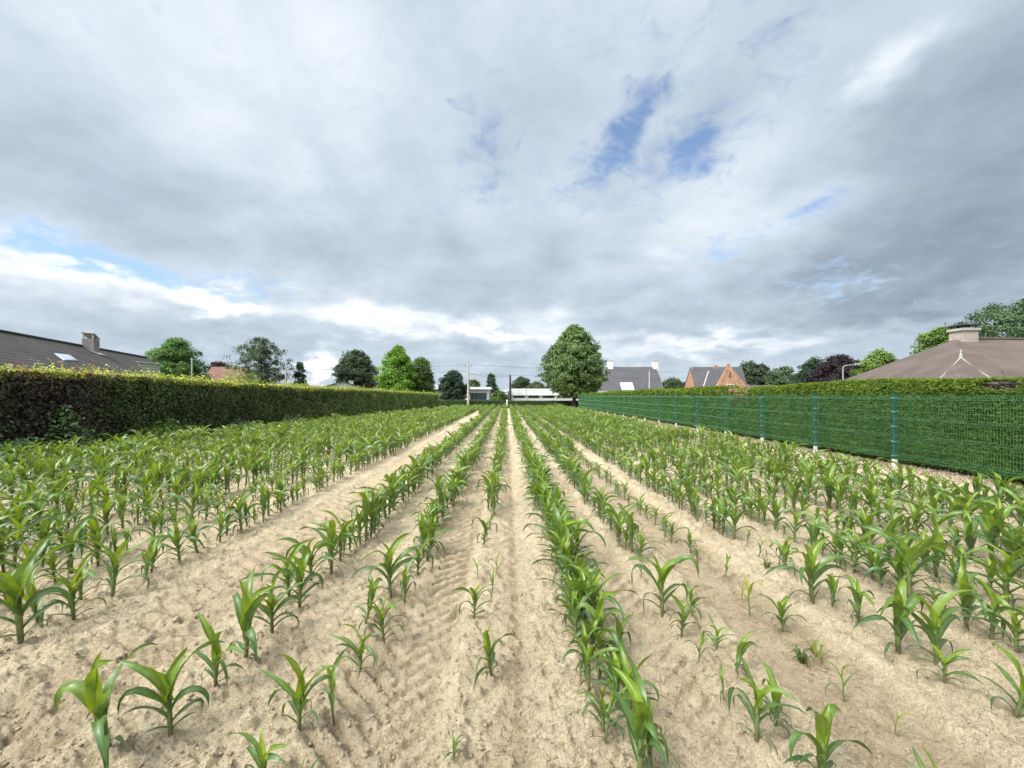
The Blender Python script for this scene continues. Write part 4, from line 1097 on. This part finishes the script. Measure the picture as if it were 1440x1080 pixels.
def gable_house(name, label, cat, x0, x1, yf, dep, ze, zr, roofm, wallm, ov=0.3, along='x', hip=0.0):
    """ridge parallel to x (roof slope faces the field) or to y (gable faces the field)"""
    e = empty(name, ((x0 + x1) / 2, yf + dep / 2, -0.2), label, cat, 'houses around the field')
    mb = MB()
    if along == 'x':
        ym = yf + dep / 2; k = (zr - ze) / (dep / 2)
        mb.slab([(x0 - ov, yf - ov, ze - ov * k), (x1 + ov, yf - ov, ze - ov * k), (x1 + ov - hip, ym, zr), (x0 - ov + hip, ym, zr)], 0.15)
        mb.slab([(x1 + ov, yf + dep + ov, ze - ov * k), (x0 - ov, yf + dep + ov, ze - ov * k), (x0 - ov + hip, ym, zr), (x1 + ov - hip, ym, zr)], 0.15)
        w = MB().box(((x0 + x1) / 2, ym, (ze - .3) / 2 - 0.05), (x1 - x0, dep - 0.4, ze + 0.2))
        for xx, sg in ((x0 + 0.02, 1), (x1 - 0.02, -1)):
            tri = [(xx, yf + .3, ze - .02), (xx, yf + dep - .3, ze - .02), (xx + hip * sg * 0, ym, zr - .22)]
            w.poly(tri)
    else:
        xm = (x0 + x1) / 2; k = (zr - ze) / ((x1 - x0) / 2)
        mb.slab([(x0 - ov, yf + dep, ze - ov * k), (x0 - ov, yf - ov, ze - ov * k), (xm, yf - ov, zr), (xm, yf + dep, zr)], 0.15)
        mb.slab([(x1 + ov, yf - ov, ze - ov * k), (x1 + ov, yf + dep, ze - ov * k), (xm, yf + dep, zr), (xm, yf - ov, zr)], 0.15)
        w = MB().box((xm, yf + dep / 2, ze / 2 - 0.2), (x1 - x0 - 0.1, dep, ze + 0.2))
        w.poly([(x0 + .05, yf, ze - .1), (x1 - .05, yf, ze - .1), (xm, yf, zr - .16)])
        w.poly([(x1 - .05, yf + dep, ze - .1), (x0 + .05, yf + dep, ze - .1), (xm, yf + dep, zr - .16)])
    r_ = mb.build('roof', roofm, e)
    w.build('wall', wallm, e)
    return e, r_

def sub_box(parent, name, c, size, mat, rz=0.0):
    o = bpy.data.objects.new(name, MB().box(c, size, rz).mesh(name, mat)); COL.objects.link(o); o.parent = parent
    return o

# --- small house with a red roof
a_, b_ = P(289, 517, 74), P(338, 530, 74)
gable_house('tiled_house', 'small house with a faded red tiled roof over the hedge', 'house', a_.x, b_.x, 72, 8, 2.6, a_.z + 0.3, M['tile_red'], M['brick_orange'])
# --- white gable house
Yh = 70
a_, b_, c_ = P(428, 546, Yh), P(502, 546, Yh), P(466, 535.5, Yh)
e, r_ = gable_house('gable_house', 'low white gable house with dark roof edge behind the hedge', 'house', a_.x, b_.x, Yh, 10, a_.z - 0.2, c_.z, M['tile_dark'], M['white'], along='y')
e.rotation_euler.z = radians(22)
q = P(486.5, 540, Yh + 3)
ch = sub_box(r_, 'chimney', (q.x, Yh + 3, q.z - .1), (0.75, 0.75, 1.3), M['white']); sub_box(ch, 'chimney_cap', (q.x, Yh + 3, q.z + .6), (0.9, 0.9, 0.1), M['concrete'])

# --- flat-roofed house
Yh = 76
e = empty('flat_roofed_house', (P(640, 560, Yh).x, Yh + 4, -0.2), 'grey flat-roofed house with white roof edge behind the dark round tree', 'house', 'houses around the field')
za = P(0, 545, Yh).z
xL, xM, xR = P(590, 0, Yh).x, P(640, 0, Yh).x, P(688, 0, Yh).x
wallbox(e, 'wall', xL, xR, Yh, Yh + 9, za - 0.35, M['greywall'])
rf = MB().box(((xL + xR) / 2, Yh + 4.4, za - 0.12), (xR - xL + 0.6, 9.8, 0.40)).build('roof', M['white_trim'], e)
zt = P(0, 541, Yh + 4).z
o = MB().box((P(604, 0, Yh + 4).x, Yh + 5, zt - 0.35), (2.9, 4, 0.75)).build('roof_lantern', M['white_trim'], e)
w0, w1 = P(661, 552.5, Yh), P(684, 562, Yh)
wf = MB().box(((w0.x + w1.x) / 2, Yh - 0.02, (w0.z + w1.z) / 2), (w1.x - w0.x, 0.10, w0.z - w1.z)).build('window', M['dark'], e)
for k in range(4):
    ww = (w1.x - w0.x) / 4
    o = bpy.data.objects.new('pane', MB().box((w0.x + ww * (k + .5), Yh - 0.085, (w0.z + w1.z) / 2), (ww - 0.12, 0.02, w0.z - w1.z - 0.16)).mesh('pane', M['glass'])); COL.objects.link(o); o.parent = wf
MB().box((P(657, 0, Yh).x, Yh - 0.05, 0.9), (0.3, 0.1, 2.2)).build('pillar', M['white_trim'], e)

# --- long white hall
Yh = 68
e = empty('white_hall', (P(780, 560, Yh).x, Yh + 5, -0.2), 'long low white hall with a strip of dark windows across the far end', 'hall', 'houses around the field')
x0, x1 = P(716, 0, Yh).x, P(838, 0, Yh).x
zt, zw0, zw1, zb = P(0, 546.5, Yh).z, P(0, 556, Yh).z, P(0, 559.5, Yh).z, -0.25
wallbox(e, 'wall', x0, x1, Yh, Yh + 12, zw1 + 0.6, M['white'])
MB().box(((x0 + x1) / 2, Yh + 5.85, (zt + zw0) / 2), (x1 - x0 + 0.3, 12.3, zt - zw0)).build('fascia', M['white_trim'], e)
for (p0, p1) in ((722, 738), (743, 758), (763, 779), (784, 803), (808, 826)):
    wx0, wx1 = P(p0, 0, Yh).x, P(p1, 0, Yh).x
    f_ = MB().box(((wx0 + wx1) / 2, Yh - 0.02, (zw0 + zw1) / 2), (wx1 - wx0, 0.07, zw0 - zw1 - 0.02)).build('window', M['dark'], e)
    o = bpy.data.objects.new('pane', MB().box(((wx0 + wx1) / 2, Yh - 0.065, (zw0 + zw1) / 2), (wx1 - wx0 - 0.14, 0.02, zw0 - zw1 - 0.12)).mesh('pane', M['glass'])); COL.objects.link(o); o.parent = f_
for p in (740.5, 782):
    MB().box((P(p, 0, Yh).x, Yh - 0.06, (zw0 + zb) / 2 - .01), (0.16, 0.10, zw0 - zb)).build('downpipe', M['white_trim'], e)
g0, g1 = P(691, 554, Yh - 1), P(716, 546.8, Yh - 1)
MB().slab([(g0.x, Yh - 1, g0.z), (g1.x, Yh - 1, g1.z), (g1.x, Yh + 11, g1.z), (g0.x, Yh + 11, g0.z)], 0.35).build('porch_roof', M['white_trim'], e)
wallbox(e, 'porch_wall', P(700, 0, Yh).x, x0 - 0.03, Yh + 0.5, Yh + 9, g0.z - 0.1, M['white'])

# --- house with the big grey roof
Yh = 74
e = empty('slate_house', (P(885, 550, Yh).x, Yh + 5, -0.2), 'house with steep plain grey roof and two white chimneys', 'house', 'houses around the field')
ze, zr = P(0, 549.5, Yh).z, P(0, 516, Yh + 5).z
xl, xr = P(826, 0, Yh).x, P(935, 0, Yh).x
rl, rr_ = P(848, 0, Yh + 5).x, P(922.5, 0, Yh + 5).x
mb = MB(); mb.slab([(xl, Yh, ze), (xr, Yh, ze), (rr_, Yh + 5, zr), (rl, Yh + 5, zr)], 0.16)
mb.slab([(xr, Yh + 10, ze), (xl, Yh + 10, ze), (rl, Yh + 5, zr), (rr_, Yh + 5, zr)], 0.16)
mb.slab([(xr, Yh, ze), (xr, Yh + 10, ze), (rr_, Yh + 5, zr - .02)], 0.14); mb.slab([(xl, Yh + 10, ze), (xl, Yh, ze), (rl, Yh + 5, zr - .02)], 0.14)
rf = mb.build('roof', M['tile_grey'], e); rf_loc = rf
wallbox(e, 'wall', xl + 0.5, xr - 0.5, Yh + 0.5, Yh + 9.5, ze - 0.15, M['beige'])
wallbox(e, 'annexe_wall', P(806, 0, Yh - 4).x, P(874, 0, Yh - 4).x, Yh - 4, Yh + 0.45, P(0, 549.8, Yh - 4).z, M['beige'])
for p in (858, 921):
    q = P(p, 513, Yh + 5)
    ch = sub_box(rf, 'chimney', (q.x, Yh + 5, q.z - 0.3), (0.95, 0.9, 1.9), M['white']); sub_box(ch, 'chimney_cap', (q.x, Yh + 5, q.z + 0.75), (1.05, 1.0, 0.22), M['concrete'])
sl = Vector((0, 5, zr - ze)).normalized(); nn = Vector((0, -(zr - ze), 5)).normalized()
def on_slate(px, t): 
    y = Yh + 5 * t; return Vector((P(px, 0, y).x, y, ze + (zr - ze) * t))
tb, tt = 0.01, 0.32
mb = MB(); mb.slab([p + nn * .10 for p in (on_slate(874.5, tb), on_slate(892.5, tb), on_slate(889, tt), on_slate(871.5, tt))], 0.1)
fr = sub(mb, 'skylight', M['lead'], rf)
for k in range(4):
    u0, u1 = k / 4 + .03, (k + 1) / 4 - .03
    f_ = lambda u, t: on_slate((874.5 + 18 * u) * (1 - (t - tb) / (tt - tb)) + (871.5 + 17.5 * u) * (t - tb) / (tt - tb), t)
    mb = MB(); mb.slab([p + nn * .13 for p in (f_(u0, tb + .015), f_(u1, tb + .015), f_(u1, tt - .015), f_(u0, tt - .015))], 0.025)
    if k == 0: pm_ = mb
    else:
        for i_ in range(len(mb.f)):
            pm_.poly([mb.v[j] for j in mb.f[i_]])
# four panes are one glazed sheet's pattern
o = sub(pm_, 'pane', M['skyglass'], rf); o.name = 'skylight_glazing'

# --- orange brick house
Yh = 72
e = empty('brick_house', (P(1008, 545, Yh).x, Yh + 5, -0.2), 'orange brick house with grey roof and a tall front gable', 'house', 'houses around the field')
ze, zr = P(0, 546, Yh).z, P(0, 516, Yh + 4).z
x0, x1 = P(961, 0, Yh + 8).x, P(1051, 0, Yh).x
rl, rr_ = P(970.5, 0, Yh + 4).x, P(1043.5, 0, Yh + 4).x
mb = MB(); mb.slab([(P(977, 0, Yh).x, Yh - .2, ze), (x1, Yh - .2, ze), (rr_, Yh + 4, zr), (rl, Yh + 4, zr)], 0.16)
mb.slab([(x1, Yh + 8, ze), (x0, Yh + 8, ze), (rl, Yh + 4, zr), (rr_, Yh + 4, zr)], 0.16)
rf = mb.build('roof', M['tile_grey'], e)
mb = MB(); mb.hexa([(P(977, 0, Yh).x + .1, Yh + .2, -.25), (x1 - .2, Yh + .2, -.25), (x1 - .2, Yh + 7.8, -.25), (x0 + .2, Yh + 7.8, -.25), (P(977, 0, Yh).x + .1, Yh + .2, ze - .02), (x1 - .2, Yh + .2, ze - .02), (x1 - .2, Yh + 7.8, ze - .02), (x0 + .2, Yh + 7.8, ze - .02)])
mb.slab([(x0 + .05, Yh + 7.9, ze), (P(977, 0, Yh).x + .03, Yh + .05, ze), (rl + .05, Yh + 3.95, zr - .05)], 0.25)
mb.poly([(x1 - .25, Yh + 0.3, ze), (x1 - .25, Yh + 7.7, ze), (rr_ - .1, Yh + 4, zr - .2)])
mb.build('wall', M['brick_orange'], e)
ga, gl, grt = P(1025, 514, Yh - 2), P(1005, 548, Yh - 2), P(1054, 548, Yh - 2)
mb = MB()
# stepped brick gable: courses narrowing towards the apex
steps = 9
for i in range(steps):
    t0, t1 = i / steps, (i + 1) / steps
    xa = gl.x + (ga.x - gl.x) * t0 * 0.98; xb = grt.x + (ga.x - grt.x) * t0 * 0.98
    z0_, z1_ = gl.z + (ga.z - gl.z) * t0, gl.z + (ga.z - gl.z) * t1
    mb.hexa([(xa, Yh - 2, z0_), (xb, Yh - 2, z0_), (xb, Yh - 1.7, z0_), (xa, Yh - 1.7, z0_), (xa + (ga.x - gl.x) / steps * .8, Yh - 2, z1_), (xb + (ga.x - grt.x) / steps * .8, Yh - 2, z1_), (xb + (ga.x - grt.x) / steps * .8, Yh - 1.7, z1_), (xa + (ga.x - gl.x) / steps * .8, Yh - 1.7, z1_)])
mb.box(((gl.x + grt.x) / 2, Yh - 1.85, gl.z / 2 - .12), (grt.x - gl.x, 0.3, gl.z + .2))
mb.box((ga.x, Yh - 1.85, ga.z + .05), (0.5, 0.34, 0.5))
gw = mb.build('gable', M['brick_orange'], e)
mb = MB()
mb.slab([(gl.x, Yh - 1.7, gl.z), (ga.x, Yh - 1.7, ga.z - .3), (ga.x, Yh + 4, ga.z - .3), (gl.x, Yh + 4, gl.z)][::-1], 0.1)
mb.slab([(grt.x, Yh - 1.7, grt.z), (ga.x, Yh - 1.7, ga.z - .3), (ga.x, Yh + 4, ga.z - .3), (grt.x, Yh + 4, grt.z)], 0.1)
mb.build('gable_roof', M['tile_grey'], e)
q0, q1 = P(1026.5, 523, Yh - 2), P(1026.5, 531, Yh - 2)
MB().box((q0.x, Yh - 2.0, (q0.z + q1.z) / 2), (0.16, 0.06, q0.z - q1.z)).build('slit_window', M['glass'], e)
q0, q1 = P(1022, 540.3, Yh - 2), P(1031.5, 544, Yh - 2)
wf = MB().box(((q0.x + q1.x) / 2, Yh - 2.0, (q0.z + q1.z) / 2), (q1.x - q0.x, 0.08, q0.z - q1.z)).build('window', M['white_trim'], e)
for k in range(2):
    o = bpy.data.objects.new('pane', MB().box((q0.x + (q1.x - q0.x) * (.27 + .46 * k), Yh - 2.05, (q0.z + q1.z) / 2), ((q1.x - q0.x) * .36, 0.02, (q0.z - q1.z) * .6)).mesh('pane', M['glass'])); COL.objects.link(o); o.parent = wf
q0 = P(1006, 519.5, Yh + 3.4)
ch = sub_box(rf, 'chimney', (q0.x, Yh + 3.4, q0.z - .1), (0.55, 0.55, 1.5), M['brick_orange']); sub_box(ch, 'chimney_cap', (q0.x, Yh + 3.4, q0.z + .68), (0.65, 0.65, 0.08), M['concrete'])
def on_rf(px, t): return Vector((P(px, 0, Yh - .2 + 4.2 * t).x, Yh - .2 + 4.2 * t, ze + (zr - ze) * t))
n2 = Vector((0, -(zr - ze), 4.2)).normalized()
sub(MB().slab([p + n2 * .06 for p in (on_rf(988, .05), on_rf(989.6, .05), on_rf(997, .8), on_rf(995.6, .8))], 0.05), 'valley_gutter', M['lead'], rf)
q0, q1 = P(964.5, 543.5, Yh + 2.6), P(974, 548, Yh + 2.6)

# --- brown bungalow on the right
e = empty('bungalow', (P(1380, 540, 26).x, 27, -0.2), 'bungalow with broad brown hipped roof and capped stone chimney', 'house', 'houses around the field')
A = P(1344, 476.5, 27); RR = Vector((A.x + 16, 28.5, A.z)); ZE = 2.15
E1 = P(1192, 540.5, 31); E1.z = ZE + 0.3; E2 = Vector((P(1356, 0, 20).x, 20.0, ZE)); E3 = Vector((RR.x + 4, 20.5, ZE)); B2 = Vector((RR.x + 4, 37, ZE)); B1_ = Vector((E1.x + 2.5, 36.5, ZE + 0.3))
E1 = P(1190, 541, 30.5)
mb = MB()
mb.slab([A, E1, E2], 0.16); mb.slab([A, E2, E3, RR], 0.16); mb.slab([RR, E3, B2], 0.16); mb.slab([RR, B2, B1_, A], 0.16); mb.slab([A, B1_, E1], 0.16)
rf = mb.build('roof', M['tile_brown'], e)
mb = MB()
q = []
for zt in (-0.25, ZE - 0.12):
    for p in (E2 + Vector((0, 1.0, 0)), E3 + Vector((-1, .8, 0)), B2 + Vector((-1, -1, 0)), E1 + Vector((1.6, 0.8, 0))): q.append((p.x, p.y, zt))
mb.hexa(q); mb.build('wall', M['brick_pale'], e)
mb = MB(); mb.tube([A + Vector((.3, 0, .03)), RR + Vector((0, 0, .03))], 0.11, 8); mb.build('ridge_tiles', M['tile_brown'], e)
# a small projecting hipped roof lower down, its hips capped in pale lead
F0 = P(1351, 503, 22.6); n1 = (E1 - A).cross(E2 - A).normalized()
fl, frt, fb = P(1318, 536, 19.2), P(1396, 534, 19.0), P(1352, 540, 17.8)
mb = MB(); mb.slab([F0, fl, fb], 0.1); mb.slab([F0, fb, frt], 0.1)
bay = mb.build('bay_roof', M['tile_brown'], e)
for pa in (fl, frt):
    sub(MB().tube([F0 + Vector((0, 0, .02)), F0.lerp(pa, .5) + Vector((0, 0, -.04)), pa + Vector((0, 0, .02))], 0.024, 6), 'hip_capping', M['concrete'], bay)
sub(MB().tube([F0 - Vector((0, 0, .3)), F0 + Vector((0, 0, .1)), F0 + Vector((0, 0, .25)), F0 + Vector((0, 0, .36)), F0 + Vector((0, 0, .44))], [0.09, 0.07, 0.035, 0.05, 0.01], 8), 'finial', M['concrete'], bay)
cx, cy, cz = A.x + 0.35, 26.85, A.z
ch = sub_box(rf, 'chimney', (cx, cy, cz + 0.0), (0.98, 0.85, 0.96), M['brick_pale'])
sub_box(ch, 'chimney_collar', (cx, cy, cz + 0.55), (1.17, 1.0, 0.16), M['concrete'])
mb = MB()
for dx_ in (-.42, 0, .42):
    for dy_ in (-.34, .34): mb.box((cx + dx_, cy + dy_, cz + 0.71), (0.06, 0.06, 0.17))
mb.box((cx, cy, cz + 0.825), (1.28, 1.08, 0.06)); mb.hexa([(cx - .6, cy - .5, cz + .857), (cx + .6, cy - .5, cz + .857), (cx + .6, cy + .5, cz + .857), (cx - .6, cy + .5, cz + .857), (cx - .3, cy - .2, cz + .95), (cx + .3, cy - .2, cz + .95), (cx + .3, cy + .2, cz + .95), (cx - .3, cy + .2, cz + .95)])
sub(mb, 'chimney_cowl', M['dark'], ch)

# sub-parts of roofs hang on their roof without an offset of their own
# (roof objects already carry the thing's offset, their children are in world coordinates)

# --- weathered board fence in the hedge's gap
e = empty('board_fence', (P(1080, 548, 24).x, 24, 0), 'weathered grey board fence showing through the gap in the thuja hedge', 'fence')
mb = MB()
x0, x1, zt = P(1052, 0, 26).x, P(1112, 0, 26).x, P(0, 541.5, 26).z
nb = 16
for i in range(nb): mb.box((x0 + (x1 - x0) * (i + .5) / nb, 26 + R.normal() * .005, zt / 2 - .1), ((x1 - x0) / nb - 0.012, 0.025, zt + 0.2 + R.normal() * .02))
mb.build('boards', M['wood_grey'], e)
for xx in (x0, (x0 + x1) / 2, x1): MB().box((xx, 26.08, zt / 2 - .1), (0.09, 0.09, zt + .3)).build('post', M['wood_grey'], e)

# ------------------------------------------------------------------ poles, lamps, wires
def pole(name, label, cat, px, ptop, y, r, mat, arm=None, group=None):
    q = P(px, ptop, y)
    e = empty(name, (q.x, y, -0.2), label, cat, group)
    MB().tube([(q.x, y, -0.3), (q.x, y, q.z * .5), (q.x, y, q.z)], [r * 1.25, r, r * .7], 9).build('shaft', mat, e)
    return e, q
e, q = pole('utility_pole', 'pale concrete utility pole in front of the flat-roofed house', 'utility pole', 658.5, 508, 57.2, 0.14, M['concrete'])
MB().box((q.x, 57.2, q.z - 0.75), (0.95, 0.09, 0.09)).build('crossarm', M['galv'], e)
for s_ in (-.4, 0, .4):
    MB().tube([(q.x + s_, 57.2, q.z - 0.70), (q.x + s_, 57.2, q.z - 0.5)], [0.05, 0.03], 7).build('insulator', M['dark'], e)
e2, q2 = pole('utility_pole', 'dark wooden utility pole in front of the gable of the white hall', 'utility pole', 717.5, 528, 66.5, 0.20, M['wood_dark'])
MB().tube([(q2.x, 66.5, q2.z), (q2.x, 66.5, q2.z + .2)], [0.06, 0.04], 7).build('insulator', M['dark'], e2)
e3, q3 = pole('utility_pole', 'short grey pole beside the round mid-green tree', 'utility pole', 270, 503, 46, 0.10, M['concrete'])
MB().box((q3.x, 46, q3.z - .2), (0.35, 0.07, 0.07)).build('crossarm', M['galv'], e3)
e4, q4 = pole('utility_pole', 'grey pole against the airy grey-green tree and small conifer', 'utility pole', 402, 519, 55, 0.13, M['concrete'])
MB().box((q4.x, 55, q4.z - .2), (0.6, 0.07, 0.07)).build('crossarm', M['galv'], e4)
def wires(label, spans):
    m0 = spans[0][0]
    mb = MB()
    for a_, b_, sag in spans:
        pts = [Vector(a_).lerp(Vector(b_), k / 12) - Vector((0, 0, sag * 4 * (k / 12) * (1 - k / 12))) for k in range(13)]
        mb.tube(pts, 0.018, 5, False)
    o = mb.build('power_line', M['wire']); tag(o, label, 'power line', 'overhead power lines')
wires('overhead wires from the concrete pole across to the grey pole', [((q.x - .4, 57.2, q.z - .5), (q4.x - .2, 55, q4.z), .25), ((q.x, 57.2, q.z - 1.4), (q4.x + .2, 55, q4.z - .35), .25)])
R1 = P(1010, 523, 85); R2 = P(1010, 531, 85)
wires('overhead wires from the concrete pole past the egg-shaped tree', [((q.x + .4, 57.2, q.z - .5), tuple(R1), .3), ((q.x, 57.2, q.z - 1.75), tuple(R2), .3)])
wires('overhead wires from the wooden pole to the concrete pole', [((q.x, 57.2, q.z - 1.7), (q2.x, 66.5, q2.z - .1), .3)])
# street lamp
q5 = P(1185.5, 516, 42)
e = empty('street_lamp', (q5.x, 42, -0.2), 'grey street lamp with one arm in front of the copper beech', 'street lamp')
MB().tube([(q5.x, 42, -0.3), (q5.x, 42, 2), (q5.x, 42, q5.z), (q5.x + .25, 42, q5.z + .12), (q5.x + 1.3, 42, q5.z + .28)], [0.09, 0.075, 0.055, 0.05, 0.04], 8).build('shaft', M['galv'], e)
MB().hexa([(q5.x + 1.2, 41.86, q5.z + .22), (q5.x + 1.85, 41.9, q5.z + .3), (q5.x + 1.85, 42.1, q5.z + .3), (q5.x + 1.2, 42.14, q5.z + .22), (q5.x + 1.25, 41.92, q5.z + .36), (q5.x + 1.8, 41.95, q5.z + .4), (q5.x + 1.8, 42.05, q5.z + .4), (q5.x + 1.25, 42.08, q5.z + .36)]).build('lamp_head', M['galv'], e)
# thin white mast before the grey roof
q6 = P(913, 522, 66)
e = empty('mast', (q6.x, 66, -0.2), 'thin pale mast in front of the plain grey roof', 'mast')
MB().tube([(q6.x, 66, -0.3), (q6.x, 66, q6.z)], [0.08, 0.05], 8).build('shaft', M['white_trim'], e)
MB().box((q6.x, 66, q6.z + .12), (0.14, 0.14, 0.24)).build('mast_head', M['galv'], e)
q7 = P(740.5, 548.5, 64)
e = empty('garden_lamp', (q7.x, 64, -0.2), 'small twin-armed lamp post against the white hall', 'lamp post')
MB().tube([(q7.x, 64, -0.3), (q7.x, 64, q7.z)], [0.05, 0.04], 8).build('shaft', M['galv'], e)
for s_ in (-1, 1):
    MB().tube([(q7.x + .02 * s_, 64, q7.z - .1), (q7.x + .3 * s_, 64, q7.z + .12)], 0.02, 6).build('arm', M['galv'], e)
    MB().tube([(q7.x + .3 * s_, 64, q7.z + .06), (q7.x + .3 * s_, 64, q7.z + .3)], [0.13, 0.06], 8).build('lamp_shade', M['galv'], e)
# boundary post
q8 = P(713, 562.3, 56)
e = empty('boundary_post', (q8.x, 56, -0.1), 'short white boundary post where the two low far hedges meet', 'post')
MB().box((q8.x, 56, q8.z / 2 - .1), (0.17, 0.17, q8.z + .1)).hexa([(q8.x - .085, 55.915, q8.z - .05), (q8.x + .085, 55.915, q8.z - .05), (q8.x + .085, 56.085, q8.z - .05), (q8.x - .085, 56.085, q8.z - .05), (q8.x - .02, 55.98, q8.z + .04), (q8.x + .02, 55.98, q8.z + .04), (q8.x + .02, 56.02, q8.z + .04), (q8.x - .02, 56.02, q8.z + .04)]).build('shaft', M['white_trim'], e)
# weeds between the rows
def weed(px, py, label, col, n=26):
    y = EYE * FOC / (py - VPY); x = (px - VPX) / FOC * y; z = soil_z(x, y)
    a = R.uniform(0, 6.28, n); h = R.uniform(0.03, 0.11, n); r = R.uniform(0.02, 0.09, n)
    b_ = np.stack([x + 0.012 * np.cos(a), y + 0.012 * np.sin(a), np.full(n, z - .005)], -1)
    m_ = b_ + np.stack([np.cos(a) * r * .5, np.sin(a) * r * .5, h], -1); t_ = b_ + np.stack([np.cos(a) * r * 1.3, np.sin(a) * r * 1.3, h * .75], -1)
    s_ = np.stack([-np.sin(a), np.cos(a), 0 * a], -1) * 0.0045
    v = np.stack([b_ - s_, b_ + s_, m_ + s_ * 1.3, m_ - s_ * 1.3, t_], 1).reshape(-1, 3)
    k = np.arange(n)[:, None] * 5
    f = np.concatenate([k + np.array([[0, 1, 2]]), k + np.array([[0, 2, 3]]), k + np.array([[3, 2, 4]])])
    o = link('grass_weed', np_mesh('grass_weed', v, f, M['maize'], np.repeat(jitter(col, n, .2), 5, 0)))
    tag(o, label, 'weed', 'weeds in the stunted row')
weed(1128, 926, 'low grassy weed on brown soil between two stunted maize plants', (0.10, 0.15, 0.04))
weed(1150, 918, 'yellowish grassy weed beside a thin stunted maize sprout', (0.17, 0.19, 0.05), 18)
weed(1078, 800, 'small pale weed in the moist brown furrow further up the stunted row', (0.16, 0.17, 0.06), 18)
